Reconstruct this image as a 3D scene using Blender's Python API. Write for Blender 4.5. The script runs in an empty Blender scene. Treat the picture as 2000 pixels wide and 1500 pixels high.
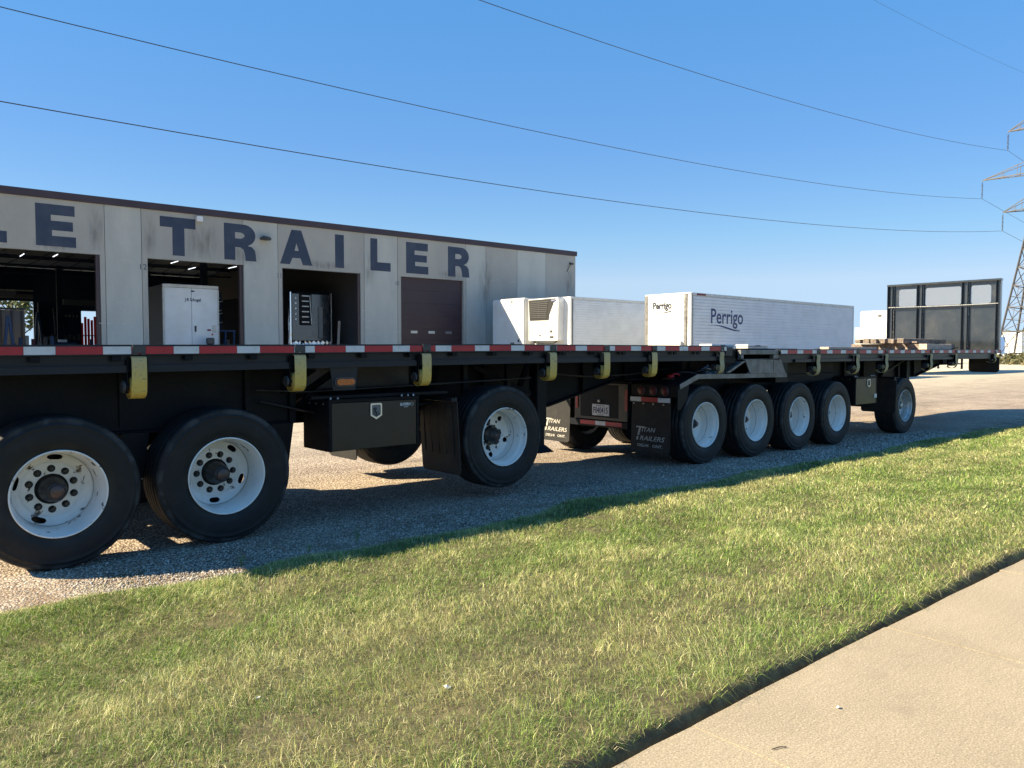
import bpy, math, random
import numpy as np
from mathutils import Vector, Matrix, noise
from mathutils.geometry import delaunay_2d_cdt

random.seed(7)
rng = np.random.default_rng(11)
S = bpy.context.scene
COL = S.collection
R = math.radians

# ------------------------------------------------------------------ camera
CZ = 1.48
pitch = math.atan(65 / 1500.0)
yaw = R(48.58)
fw = Vector((math.cos(yaw) * math.cos(pitch), math.sin(yaw) * math.cos(pitch), -math.sin(pitch)))
rt = Vector((math.sin(yaw), -math.cos(yaw), 0))
up = rt.cross(fw)
cam = bpy.data.cameras.new('camera')
cam.sensor_width = 36.0
cam.lens = 27.0
cam.clip_start = 0.05
cam.clip_end = 3000
co = bpy.data.objects.new('camera', cam)
COL.objects.link(co)
m = Matrix((rt, up, -fw)).transposed().to_4x4()
m.translation = Vector((0, 0, CZ))
co.matrix_world = m
S.camera = co

# ------------------------------------------------------------------ sky and sun
TOSUN = Vector((-1.35, 0.82, 1.0)).normalized()
SUN_EL = math.asin(TOSUN.z)
SUN_AZ = math.atan2(TOSUN.x, TOSUN.y)
w = bpy.data.worlds.new('World')
S.world = w
w.use_nodes = True
nt = w.node_tree
nt.nodes.clear()
sky = nt.nodes.new('ShaderNodeTexSky')
sky.sky_type = 'NISHITA'
sky.sun_disc = False
sky.sun_elevation = SUN_EL
sky.sun_rotation = SUN_AZ
sky.altitude = 200
sky.air_density = 1.0
sky.dust_density = 0.1
sky.ozone_density = 2.2
bg = nt.nodes.new('ShaderNodeBackground')
bg.inputs['Strength'].default_value = 0.11
wo = nt.nodes.new('ShaderNodeOutputWorld')
# phone-camera rendering of a clear sky: same hue, deeper saturation, gentler rise towards the horizon
sep = nt.nodes.new('ShaderNodeSeparateColor'); sep.mode = 'HSV'
cmb = nt.nodes.new('ShaderNodeCombineColor'); cmb.mode = 'HSV'
nt.links.new(sky.outputs[0], sep.inputs[0])
sat = nt.nodes.new('ShaderNodeMath'); sat.operation = 'MULTIPLY'; sat.inputs[1].default_value = 1.28; sat.use_clamp = True
val = nt.nodes.new('ShaderNodeMath'); val.operation = 'POWER'; val.inputs[1].default_value = 0.30
vmul = nt.nodes.new('ShaderNodeMath'); vmul.operation = 'MULTIPLY'; vmul.inputs[1].default_value = 1.68
hue = nt.nodes.new('ShaderNodeMath'); hue.operation = 'MAXIMUM'; hue.inputs[1].default_value = 0.588
hue2 = nt.nodes.new('ShaderNodeMath'); hue2.operation = 'MINIMUM'; hue2.inputs[1].default_value = 0.606
smin = nt.nodes.new('ShaderNodeMath'); smin.operation = 'MAXIMUM'; smin.inputs[1].default_value = 0.44
hadd = nt.nodes.new('ShaderNodeMath'); hadd.operation = 'ADD'; hadd.inputs[1].default_value = 0.006
nt.links.new(sep.outputs[0], hadd.inputs[0]); nt.links.new(hadd.outputs[0], hue.inputs[0]); nt.links.new(hue.outputs[0], hue2.inputs[0]); nt.links.new(hue2.outputs[0], cmb.inputs[0])
nt.links.new(sep.outputs[1], sat.inputs[0]); nt.links.new(sat.outputs[0], smin.inputs[0]); nt.links.new(smin.outputs[0], cmb.inputs[1])
nt.links.new(sep.outputs[2], val.inputs[0]); nt.links.new(val.outputs[0], vmul.inputs[0]); nt.links.new(vmul.outputs[0], cmb.inputs[2])
nt.links.new(cmb.outputs[0], bg.inputs[0])
nt.links.new(bg.outputs[0], wo.inputs[0])
sl = bpy.data.lights.new('sun', 'SUN')
sl.energy = 5.0
sl.angle = R(0.53)
sl.color = (1.0, 0.84, 0.57)
so = bpy.data.objects.new('sun', sl)
COL.objects.link(so)
so.rotation_euler = TOSUN.to_track_quat('Z', 'Y').to_euler()
so.location = (-20, 12, 25)
S.view_settings.view_transform = 'Standard'
S.view_settings.look = 'None'
S.view_settings.gamma = 1
S.view_settings.use_curve_mapping = False
S.view_settings.exposure = 1.56
S.cycles.max_bounces = 8
S.cycles.caustics_reflective = False
S.cycles.caustics_refractive = False

# ------------------------------------------------------------------ materials
def mat(name, col, rough=0.5, metal=0.0, col2=None, scale=3.0, lo=0.4, hi=0.65, bump=0.0, bscale=60.0,
        coat=0.0, emit=None, estr=0.0, detail=6.0, stretch=None, spec=0.5, rvar=0.0):
    """procedural principled material: base colour mottled towards col2 by noise in world space, fine bump"""
    mt = bpy.data.materials.new(name)
    mt.use_nodes = True
    n = mt.node_tree
    b = n.nodes['Principled BSDF']
    b.inputs['Base Color'].default_value = (*col, 1)
    b.inputs['Roughness'].default_value = rough
    b.inputs['Metallic'].default_value = metal
    b.inputs['Specular IOR Level'].default_value = spec
    b.inputs['Coat Weight'].default_value = coat
    b.inputs['Coat Roughness'].default_value = 0.12
    geo = n.nodes.new('ShaderNodeNewGeometry')
    vec = geo.outputs['Position']
    if stretch:
        mp = n.nodes.new('ShaderNodeMapping')
        mp.inputs['Scale'].default_value = stretch
        n.links.new(vec, mp.inputs[0])
        vec = mp.outputs[0]
    if col2 or rvar:
        ns = n.nodes.new('ShaderNodeTexNoise')
        ns.inputs['Scale'].default_value = scale
        ns.inputs['Detail'].default_value = detail
        ns.inputs['Roughness'].default_value = 0.65
        n.links.new(vec, ns.inputs[0])
        rp = n.nodes.new('ShaderNodeValToRGB')
        rp.color_ramp.elements[0].position = lo
        rp.color_ramp.elements[1].position = hi
        rp.color_ramp.elements[0].color = (*col, 1)
        rp.color_ramp.elements[1].color = (*(col2 or col), 1)
        n.links.new(ns.outputs[0], rp.inputs[0])
        n.links.new(rp.outputs[0], b.inputs['Base Color'])
        if rvar:
            mr = n.nodes.new('ShaderNodeMapRange')
            mr.inputs[1].default_value = 0.3
            mr.inputs[2].default_value = 0.7
            mr.inputs[3].default_value = max(0.02, rough - rvar)
            mr.inputs[4].default_value = rough + rvar
            n.links.new(ns.outputs[0], mr.inputs[0])
            n.links.new(mr.outputs[0], b.inputs['Roughness'])
    if bump:
        nb = n.nodes.new('ShaderNodeTexNoise')
        nb.inputs['Scale'].default_value = bscale
        nb.inputs['Detail'].default_value = 4
        n.links.new(vec, nb.inputs[0])
        bp = n.nodes.new('ShaderNodeBump')
        bp.inputs['Strength'].default_value = bump
        bp.inputs['Distance'].default_value = 0.01
        n.links.new(nb.outputs[0], bp.inputs['Height'])
        n.links.new(bp.outputs[0], b.inputs['Normal'])
    if emit:
        b.inputs['Emission Color'].default_value = (*emit, 1)
        b.inputs['Emission Strength'].default_value = estr
    return mt

M = {}
M['black'] = mat('black_paint', (0.009, 0.010, 0.012), 0.3, coat=0.3, col2=(0.018, 0.018, 0.018), scale=2.5, lo=0.5, hi=0.8, rvar=0.12)
M['gloss'] = mat('glossy_black_panel', (0.014, 0.018, 0.023), 0.24, coat=1.0, col2=(0.022, 0.026, 0.03), scale=3.0, lo=0.4, hi=0.8, rvar=0.08, spec=0.75)
M['frame'] = mat('chassis_black', (0.0055, 0.0075, 0.011), 0.5, col2=(0.014, 0.0155, 0.018), scale=4, lo=0.5, hi=0.85, bump=0.15, bscale=90, spec=0.14)
M['rail'] = mat('rail_dark', (0.011, 0.016, 0.025), 0.34, metal=0.2, col2=(0.022, 0.028, 0.036), scale=6, lo=0.5, hi=0.85, stretch=(0.4, 1, 3), spec=0.3)
M['deck'] = mat('deck_boards', (0.13, 0.085, 0.05), 0.8, col2=(0.25, 0.2, 0.15), scale=5, stretch=(0.2, 4, 4), bump=0.3)
M['red'] = mat('red_reflector', (0.42, 0.010, 0.022), 0.38, col2=(0.30, 0.012, 0.02), scale=9, lo=0.45, hi=0.75)
M['white_tape'] = mat('white_reflector', (0.62, 0.64, 0.67), 0.35, col2=(0.42, 0.42, 0.42), scale=9, lo=0.5, hi=0.8)
M['brown_box'] = mat('toolbox_black', (0.012, 0.0115, 0.011), 0.38, col2=(0.02, 0.0185, 0.017), scale=5, rvar=0.08, coat=0.05, spec=0.4)
M['steel'] = mat('bright_steel', (0.55, 0.56, 0.57), 0.38, metal=0.85, col2=(0.3, 0.3, 0.3), scale=12)
M['galv'] = mat('worn_galvanised', (0.19, 0.195, 0.20), 0.5, metal=0.5, col2=(0.07, 0.065, 0.06), scale=7, lo=0.42, hi=0.7, bump=0.4, bscale=40)
M['alu'] = mat('polished_aluminium', (0.62, 0.62, 0.6), 0.42, metal=0.45, col2=(0.4, 0.39, 0.37), scale=14)
M['cream'] = mat('latch_chrome', (0.72, 0.68, 0.6), 0.3, metal=0.4)
M['amber'] = mat('amber_lens', (0.62, 0.15, 0.02), 0.25, col2=(0.4, 0.09, 0.01), scale=80, coat=0.4)
M['redlens'] = mat('red_lens', (0.13, 0.012, 0.014), 0.45, coat=0.0, col2=(0.08, 0.008, 0.01), scale=60)
M['redbar'] = mat('red_bar', (0.33, 0.03, 0.02), 0.45, col2=(0.25, 0.02, 0.02), scale=9)
M['rubber'] = mat('mudflap_rubber', (0.013, 0.0135, 0.014), 0.62, col2=(0.034, 0.033, 0.031), scale=3, lo=0.45, hi=0.8, bump=0.2, bscale=30, spec=0.3)
M['flapwhite'] = mat('flap_lettering', (0.42, 0.4, 0.37), 0.6, col2=(0.16, 0.15, 0.14), scale=30, lo=0.5, hi=0.75)
M['plate'] = mat('plate_white', (0.6, 0.62, 0.65), 0.4)
M['navy'] = mat('navy_ink', (0.02, 0.035, 0.12), 0.5)
M['wood'] = mat('weathered_timber', (0.13, 0.105, 0.088), 0.85, col2=(0.26, 0.215, 0.185), scale=18, stretch=(0.3, 1, 1), bump=0.5, bscale=40)
M['palewood'] = mat('pale_sawn_timber', (0.48, 0.40, 0.32), 0.8, col2=(0.34, 0.24, 0.2), scale=16, lo=0.45, hi=0.75, stretch=(0.35, 1, 1), bump=0.4, bscale=40)
M['concrete'] = mat('precast_concrete', (0.40, 0.385, 0.345), 0.85, col2=(0.32, 0.31, 0.285), scale=0.55, lo=0.38, hi=0.75, bump=0.25, bscale=14, stretch=(1, 1, 0.45))
M['concrete2'] = mat('precast_concrete_lighter', (0.47, 0.47, 0.43), 0.85, col2=(0.37, 0.37, 0.345), scale=0.8, lo=0.38, hi=0.75, bump=0.25, bscale=14, stretch=(1, 1, 0.4))
M['scuff'] = mat('pale_scuff', (0.5, 0.5, 0.5), 0.85)
M['letter'] = mat('navy_sign_paint', (0.022, 0.036, 0.072), 0.6, col2=(0.04, 0.055, 0.09), scale=1.5)
M['fascia'] = mat('maroon_fascia', (0.04, 0.022, 0.028), 0.4, col2=(0.055, 0.032, 0.036), scale=0.5)
M['door'] = mat('maroon_door', (0.042, 0.019, 0.024), 0.5, col2=(0.034, 0.017, 0.021), scale=0.6)
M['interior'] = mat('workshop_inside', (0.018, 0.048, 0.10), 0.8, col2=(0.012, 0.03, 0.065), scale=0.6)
M['shopfloor'] = mat('workshop_floor', (0.16, 0.16, 0.16), 0.5, col2=(0.08, 0.08, 0.08), scale=0.8)
M['lamp'] = mat('fluorescent', (0.8, 0.8, 0.8), 0.5, emit=(0.85, 0.93, 1.0), estr=0.8)
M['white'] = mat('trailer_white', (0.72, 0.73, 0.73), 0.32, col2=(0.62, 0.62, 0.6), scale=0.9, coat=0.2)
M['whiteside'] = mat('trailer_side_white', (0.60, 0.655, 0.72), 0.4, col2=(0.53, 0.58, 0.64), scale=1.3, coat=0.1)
M['offwhite'] = mat('old_white', (0.62, 0.6, 0.55), 0.5, col2=(0.5, 0.47, 0.42), scale=5)
M['darkgrey'] = mat('dark_grey_plastic', (0.045, 0.047, 0.05), 0.5)
M['midgrey'] = mat('mid_grey', (0.16, 0.165, 0.17), 0.5)
M['blue'] = mat('blue_paint', (0.03, 0.09, 0.24), 0.5)
M['paleblue'] = mat('pale_blue_panel', (0.35, 0.42, 0.5), 0.5)
M['maroonrail'] = mat('maroon_label', (0.16, 0.02, 0.025), 0.5)
M['redcurtain'] = mat('red_steel', (0.42, 0.05, 0.06), 0.5, col2=(0.3, 0.04, 0.05), scale=3)
M['chrome'] = mat('chrome', (0.8, 0.8, 0.82), 0.08, metal=1.0, bump=0.8, bscale=5)
M['pylon'] = mat('pylon_steel', (0.085, 0.08, 0.082), 0.6, metal=0.3)
M['wire'] = mat('power_cable', (0.05, 0.055, 0.065), 0.6)
M['insul'] = mat('insulator_glaze', (0.05, 0.045, 0.06), 0.25)
M['bark'] = mat('bark', (0.07, 0.05, 0.035), 0.9, bump=0.5, bscale=12)
M['leaf'] = mat('tree_leaves', (0.045, 0.075, 0.018), 0.6, col2=(0.09, 0.11, 0.03), scale=1.2)
M['leaf2'] = mat('dry_leaves', (0.12, 0.10, 0.045), 0.7, col2=(0.05, 0.07, 0.025), scale=1.0)
M['weed'] = mat('weed_green', (0.12, 0.2, 0.05), 0.6)
M['bluecloth'] = mat('blue_rag', (0.02, 0.10, 0.16), 0.8, col2=(0.01, 0.04, 0.07), scale=30)
M['hose'] = mat('black_hose', (0.012, 0.012, 0.013), 0.4)
M['gladred'] = mat('red_coupling', (0.4, 0.02, 0.03), 0.4)
M['glasswin'] = mat('door_window', (0.62, 0.6, 0.52), 0.35)
M['brownrust'] = mat('greasy_hub', (0.018, 0.017, 0.017), 0.42, col2=(0.05, 0.035, 0.03), scale=16, lo=0.45, hi=0.75)
M['hubcap'] = mat('hub_cap', (0.07, 0.06, 0.058), 0.4, metal=0.4, col2=(0.13, 0.075, 0.06), scale=18)

M['darknavy'] = mat('dark_navy_ink', (0.008, 0.012, 0.03), 0.6, spec=0.2)
M['torn'] = mat('torn_grey_sheath', (0.28, 0.28, 0.27), 0.6, col2=(0.1, 0.1, 0.1), scale=25)
M['grille'] = mat('grille_black', (0.012, 0.013, 0.015), 0.5)
M['slat'] = mat('grille_slat_grey', (0.06, 0.062, 0.065), 0.5)
M['mesh'] = mat('dull_wire', (0.15, 0.15, 0.155), 0.6)
M['bayfloor'] = mat('bay_side_wall', (0.07, 0.068, 0.072), 0.85)
M['grime_shade'] = mat('rim_grime_shade', (0.30, 0.25, 0.19), 0.8, col2=(0.55, 0.52, 0.48), scale=9)  # brown for grime and for shade painted into the rim recesses
def special_materials():
    # tyre: dusty rubber
    mt = mat('tyre_rubber', (0.011, 0.012, 0.0135), 0.6, col2=(0.026, 0.026, 0.026), scale=3.2, lo=0.5, hi=0.8, bump=0.12, bscale=160, spec=0.3)
    M['tyre'] = mt
    n = mt.node_tree
    b = n.nodes['Principled BSDF']
    tc = n.nodes.new('ShaderNodeTexCoord')
    sx = n.nodes.new('ShaderNodeSeparateXYZ')
    cx = n.nodes.new('ShaderNodeCombineXYZ')
    n.links.new(tc.outputs['Object'], sx.inputs[0])
    n.links.new(sx.outputs[0], cx.inputs[0])
    n.links.new(sx.outputs[2], cx.inputs[2])
    ln = n.nodes.new('ShaderNodeVectorMath')
    ln.operation = 'LENGTH'
    n.links.new(cx.outputs[0], ln.inputs[0])
    def mrange(v, a, c, d, e):
        q = n.nodes.new('ShaderNodeMapRange')
        for k, x in enumerate((a, c, d, e)):
            q.inputs[k + 1].default_value = x
        n.links.new(v, q.inputs[0])
        return q.outputs[0]
    def mul(a, c):
        q = n.nodes.new('ShaderNodeMath')
        q.operation = 'MULTIPLY'
        n.links.new(a, q.inputs[0])
        n.links.new(c, q.inputs[1])
        return q.outputs[0]
    rl = ln.outputs['Value']
    band = mul(mrange(rl, 0.478, 0.492, 0, 1), mrange(rl, 0.533, 0.520, 0, 1))
    nz = n.nodes.new('ShaderNodeTexNoise')
    nz.inputs['Scale'].default_value = 7
    nz.inputs['Detail'].default_value = 8
    nz.inputs['Distortion'].default_value = 0.6
    g2 = n.nodes.new('ShaderNodeNewGeometry')
    n.links.new(g2.outputs['Position'], nz.inputs['Vector'])
    sc = mul(band, mrange(nz.outputs[0], 0.48, 0.62, 0, 0.75))
    mx = n.nodes.new('ShaderNodeMixRGB')
    mx.inputs[2].default_value = (0.055, 0.056, 0.058, 1)
    old = b.inputs['Base Color'].links[0].from_socket
    n.links.new(sc, mx.inputs[0])
    n.links.new(old, mx.inputs[1])
    # dusty lower sidewall ring near the bead
    mx2 = n.nodes.new('ShaderNodeMixRGB')
    mx2.inputs[2].default_value = (0.05, 0.046, 0.04, 1)
    d1 = mul(mrange(rl, 0.36, 0.315, 0, 1), mrange(nz.outputs[0], 0.35, 0.65, 0, 0.5))
    n.links.new(d1, mx2.inputs[0])
    n.links.new(mx.outputs[0], mx2.inputs[1])
    n.links.new(mx2.outputs[0], b.inputs['Base Color'])
    # rim: white enamel with chips and rust bleeding
    def rim(name, thr, seed):
        mt = bpy.data.materials.new(name)
        mt.use_nodes = True
        n = mt.node_tree
        b = n.nodes['Principled BSDF']
        b.inputs['Roughness'].default_value = 0.34
        b.inputs['Coat Weight'].default_value = 0.25
        g = n.nodes.new('ShaderNodeNewGeometry')
        a = n.nodes.new('ShaderNodeTexNoise')
        a.inputs['Scale'].default_value = 11
        a.inputs['Detail'].default_value = 7
        a.inputs['Distortion'].default_value = 1.2
        a.noise_dimensions = '4D'
        a.inputs['W'].default_value = seed
        n.links.new(g.outputs['Position'], a.inputs['Vector'])
        r1 = n.nodes.new('ShaderNodeValToRGB')
        e = r1.color_ramp.elements
        e[0].position = 0.0
        e[0].color = (0.82, 0.81, 0.79, 1)
        e[1].position = 1.0
        e[1].color = (0.012, 0.012, 0.014, 1)
        for p, c in ((thr - 0.03, (0.81, 0.80, 0.77, 1)), (thr - 0.006, (0.52, 0.45, 0.38, 1)), (thr + 0.004, (0.02, 0.018, 0.02, 1))):
            q = e.new(p)
            q.color = c
        n.links.new(a.outputs[0], r1.inputs[0])
        d = n.nodes.new('ShaderNodeTexNoise')
        d.inputs['Scale'].default_value = 3.5
        d.inputs['Detail'].default_value = 5
        n.links.new(g.outputs['Position'], d.inputs['Vector'])
        mr = n.nodes.new('ShaderNodeMapRange')
        mr.inputs[1].default_value = 0.45
        mr.inputs[2].default_value = 0.75
        mr.inputs[3].default_value = 0.0
        mr.inputs[4].default_value = 0.5
        n.links.new(d.outputs[0], mr.inputs[0])
        mx = n.nodes.new('ShaderNodeMixRGB')
        mx.inputs[2].default_value = (0.58, 0.54, 0.47, 1)
        n.links.new(mr.outputs[0], mx.inputs[0])
        n.links.new(r1.outputs[0], mx.inputs[1])
        n.links.new(mx.outputs[0], b.inputs['Base Color'])
        return mt
    M['rim_chipped'] = rim('chipped_white_rim', 0.635, 3.1)
    M['rim_clean'] = rim('white_rim', 0.685, 7.7)
    # strap: yellow webbing, greyed and scuffed towards its hanging top
    mt = bpy.data.materials.new('strap_webbing')
    mt.use_nodes = True
    n = mt.node_tree
    b = n.nodes['Principled BSDF']
    b.inputs['Roughness'].default_value = 0.7
    g = n.nodes.new('ShaderNodeNewGeometry')
    sp = n.nodes.new('ShaderNodeSeparateXYZ')
    n.links.new(g.outputs['Position'], sp.inputs[0])
    ns = n.nodes.new('ShaderNodeTexNoise')
    ns.inputs['Scale'].default_value = 22
    ns.inputs['Detail'].default_value = 6
    n.links.new(g.outputs['Position'], ns.inputs['Vector'])
    ad = n.nodes.new('ShaderNodeMath')
    ad.operation = 'MULTIPLY_ADD'
    ad.inputs[1].default_value = 0.16
    n.links.new(ns.outputs[0], ad.inputs[0])
    n.links.new(sp.outputs['Z'], ad.inputs[2])
    mr = n.nodes.new('ShaderNodeMapRange')
    mr.inputs[1].default_value = 1.33
    mr.inputs[2].default_value = 1.48
    n.links.new(ad.outputs[0], mr.inputs[0])
    mx = n.nodes.new('ShaderNodeMixRGB')
    mx.inputs[1].default_value = (0.62, 0.44, 0.10, 1)
    mx.inputs[2].default_value = (0.50, 0.41, 0.2, 1)
    n.links.new(mr.outputs[0], mx.inputs[0])
    n2 = n.nodes.new('ShaderNodeTexNoise')
    n2.inputs['Scale'].default_value = 45
    n2.inputs['Detail'].default_value = 4
    n.links.new(g.outputs['Position'], n2.inputs['Vector'])
    m2 = n.nodes.new('ShaderNodeMapRange')
    m2.inputs[1].default_value = 0.60
    m2.inputs[2].default_value = 0.68
    m2.inputs[4].default_value = 0.55
    n.links.new(n2.outputs[0], m2.inputs[0])
    mx2 = n.nodes.new('ShaderNodeMixRGB')
    mx2.inputs[2].default_value = (0.12, 0.11, 0.1, 1)
    n.links.new(m2.outputs[0], mx2.inputs[0])
    n.links.new(mx.outputs[0], mx2.inputs[1])
    n.links.new(mx2.outputs[0], b.inputs['Base Color'])
    M['strap'] = mt
    M['strap_old'] = mat('faded_strap', (0.36, 0.31, 0.19), 0.75, col2=(0.44, 0.37, 0.2), scale=14, bump=0.3, bscale=200)

    # asphalt / chip seal: pale stones in dark binder, world space, with worn wheel tracks, dirt and cracks
    mt = bpy.data.materials.new('worn_chip_seal')
    mt.use_nodes = True
    n = mt.node_tree
    L = n.links
    b = n.nodes['Principled BSDF']
    b.inputs['Roughness'].default_value = 0.9
    b.inputs['Specular IOR Level'].default_value = 0.25
    g = n.nodes.new('ShaderNodeNewGeometry')
    pos = g.outputs['Position']
    def noi(sc, det=4, dist=0.0, vec=None):
        q = n.nodes.new('ShaderNodeTexNoise')
        q.inputs['Scale'].default_value = sc
        q.inputs['Detail'].default_value = det
        q.inputs['Distortion'].default_value = dist
        L.new(vec or pos, q.inputs['Vector'])
        return q.outputs[0]
    def rng_(v, a, c, d=0.0, e=1.0):
        q = n.nodes.new('ShaderNodeMapRange')
        for k, x in enumerate((a, c, d, e)):
            q.inputs[k + 1].default_value = x
        L.new(v, q.inputs[0])
        return q.outputs[0]
    def mix(f, a, c, mode='MIX'):
        q = n.nodes.new('ShaderNodeMixRGB')
        q.blend_type = mode
        for k, x in enumerate((f, a, c)):
            if isinstance(x, (tuple, float)):
                q.inputs[k].default_value = x if isinstance(x, float) else (*x, 1)
            else:
                L.new(x, q.inputs[k])
        return q.outputs[0]
    vo = n.nodes.new('ShaderNodeTexVoronoi')
    vo.inputs['Scale'].default_value = 58
    L.new(pos, vo.inputs['Vector'])
    vcol = n.nodes.new('ShaderNodeSeparateColor')
    L.new(vo.outputs['Color'], vcol.inputs[0])
    stone = n.nodes.new('ShaderNodeValToRGB')
    e = stone.color_ramp.elements
    e[0].position = 0.0
    e[0].color = (0.31, 0.25, 0.195, 1)
    e[1].position = 1.0
    e[1].color = (0.90, 0.80, 0.68, 1)
    q = e.new(0.35)
    q.color = (0.53, 0.445, 0.345, 1)
    q = e.new(0.7)
    q.color = (0.70, 0.59, 0.46, 1)
    L.new(vcol.outputs[0], stone.inputs[0])
    gap = rng_(vo.outputs['Distance'], 0.38, 0.60)
    base = mix(gap, stone.outputs[0], (0.20, 0.155, 0.12))
    big = rng_(noi(0.7, 5), 0.35, 0.7)
    base = mix(big, base, mix(1.0, base, (0.72, 0.71, 0.72), 'MULTIPLY'))
    sp = n.nodes.new('ShaderNodeSeparateXYZ')
    L.new(pos, sp.inputs[0])
    # dirt and dead grass near the lawn edge (Y about 5.2)
    edge = rng_(sp.outputs['Y'], 5.95, 5.30)
    dn = rng_(noi(2.9, 8), 0.42, 0.58)
    mul = n.nodes.new('ShaderNodeMath')
    mul.operation = 'MULTIPLY'
    L.new(edge, mul.inputs[0])
    L.new(dn, mul.inputs[1])
    base = mix(mul.outputs[0], base, mix(rng_(noi(60, 3), 0.4, 0.6), (0.27, 0.19, 0.125), (0.18, 0.135, 0.095)))
    # far lot is paler and drier
    farf = rng_(sp.outputs['Y'], 9.0, 22.0)
    base = mix(farf, base, mix(rng_(noi(0.5, 6, 0.5), 0.35, 0.7), (0.62, 0.56, 0.435), (0.52, 0.47, 0.365)))
    # tar crack lines
    wv = noi(0.35, 3, 2.0)
    ab = n.nodes.new('ShaderNodeMath')
    ab.operation = 'SUBTRACT'
    ab.inputs[1].default_value = 0.5
    L.new(wv, ab.inputs[0])
    ab2 = n.nodes.new('ShaderNodeMath')
    ab2.operation = 'ABSOLUTE'
    L.new(ab.outputs[0], ab2.inputs[0])
    crack = rng_(ab2.outputs[0], 0.0024, 0.0, 0.0, 0.8)
    base = mix(crack, base, (0.05, 0.047, 0.045))
    mp = n.nodes.new('ShaderNodeMapping')
    mp.inputs['Scale'].default_value = (0.12, 1.9, 1)
    L.new(pos, mp.inputs[0])
    track = rng_(noi(1.3, 6, 0.25, mp.outputs[0]), 0.48, 0.66, 0.0, 0.42)
    base = mix(track, base, mix(1.0, base, (0.62, 0.60, 0.60), 'MULTIPLY'))
    stain = rng_(noi(1.1, 3, 0.6), 0.62, 0.72, 0.0, 0.5)
    base = mix(stain, base, (0.10, 0.085, 0.07))
    L.new(base, b.inputs['Base Color'])
    bp = n.nodes.new('ShaderNodeBump')
    bp.inputs['Strength'].default_value = 0.9
    bp.inputs['Distance'].default_value = 0.009
    iv = n.nodes.new('ShaderNodeMath')
    iv.operation = 'SUBTRACT'
    iv.inputs[0].default_value = 1.0
    L.new(vo.outputs['Distance'], iv.inputs[1])
    L.new(iv.outputs[0], bp.inputs['Height'])
    L.new(bp.outputs[0], b.inputs['Normal'])
    M['asphalt'] = mt

    # sidewalk concrete
    mt = bpy.data.materials.new('broomed_sidewalk')
    mt.use_nodes = True
    n = mt.node_tree
    L = n.links
    b = n.nodes['Principled BSDF']
    b.inputs['Roughness'].default_value = 0.85
    b.inputs['Specular IOR Level'].default_value = 0.3
    g = n.nodes.new('ShaderNodeNewGeometry')
    pos = g.outputs['Position']
    def noi(sc, det=4, dist=0.0, vec=None):
        q = n.nodes.new('ShaderNodeTexNoise')
        q.inputs['Scale'].default_value = sc
        q.inputs['Detail'].default_value = det
        q.inputs['Distortion'].default_value = dist
        L.new(vec or pos, q.inputs['Vector'])
        return q.outputs[0]
    def rng_(v, a, c, d=0.0, e=1.0):
        q = n.nodes.new('ShaderNodeMapRange')
        for k, x in enumerate((a, c, d, e)):
            q.inputs[k + 1].default_value = x
        L.new(v, q.inputs[0])
        return q.outputs[0]
    def mix(f, a, c, mode='MIX'):
        q = n.nodes.new('ShaderNodeMixRGB')
        q.blend_type = mode
        for k, x in enumerate((f, a, c)):
            if isinstance(x, (tuple, float)):
                q.inputs[k].default_value = x if isinstance(x, float) else (*x, 1)
            else:
                L.new(x, q.inputs[k])
        return q.outputs[0]
    base = mix(rng_(noi(1.7, 6), 0.35, 0.7), (0.36, 0.303, 0.215), (0.305, 0.255, 0.18))
    base = mix(rng_(noi(140, 5), 0.50, 0.66, 0.0, 0.75), base, (0.15, 0.12, 0.085))
    base = mix(rng_(noi(110, 4), 0.34, 0.47, 0.55, 0.0), base, (0.56, 0.49, 0.37))
    mp = n.nodes.new('ShaderNodeMapping')
    mp.inputs['Scale'].default_value = (3, 26, 1)
    mp.inputs['Rotation'].default_value = (0, 0, 0.35)
    L.new(pos, mp.inputs[0])
    base = mix(rng_(noi(2.0, 6, 0.3, mp.outputs[0]), 0.50, 0.75, 0.0, 0.3), base, (0.22, 0.185, 0.14))
    base = mix(rng_(noi(5, 8, 0.8), 0.6, 0.72, 0.0, 0.45), base, (0.24, 0.2, 0.15))
    L.new(base, b.inputs['Base Color'])
    bp = n.nodes.new('ShaderNodeBump')
    bp.inputs['Strength'].default_value = 0.5
    bp.inputs['Distance'].default_value = 0.003
    L.new(noi(180, 4), bp.inputs['Height'])
    L.new(bp.outputs[0], b.inputs['Normal'])
    M['walk'] = mt
    M['soil'] = mat('lawn_soil', (0.075, 0.06, 0.03), 0.95, col2=(0.15, 0.13, 0.06), scale=14, bump=0.6, bscale=60)
    M['earth'] = mat('far_ground', (0.10, 0.12, 0.05), 0.95, col2=(0.2, 0.17, 0.1), scale=0.15)

    # per-vertex coloured things (grass blades, stones)
    def vcolmat(name, rough, transl):
        mt = bpy.data.materials.new(name)
        mt.use_nodes = True
        n = mt.node_tree
        b = n.nodes['Principled BSDF']
        b.inputs['Roughness'].default_value = rough
        b.inputs['Specular IOR Level'].default_value = 0.3
        a = n.nodes.new('ShaderNodeAttribute')
        a.attribute_name = 'Col'
        n.links.new(a.outputs['Color'], b.inputs['Base Color'])
        if transl:
            t = n.nodes.new('ShaderNodeBsdfTranslucent')
            n.links.new(a.outputs['Color'], t.inputs['Color'])
            ms = n.nodes.new('ShaderNodeMixShader')
            ms.inputs[0].default_value = transl
            n.links.new(b.outputs[0], ms.inputs[1])
            n.links.new(t.outputs[0], ms.inputs[2])
            n.links.new(ms.outputs[0], n.nodes['Material Output'].inputs[0])
        return mt
    M['blade'] = vcolmat('grass_blade', 0.45, 0.3)
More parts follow.
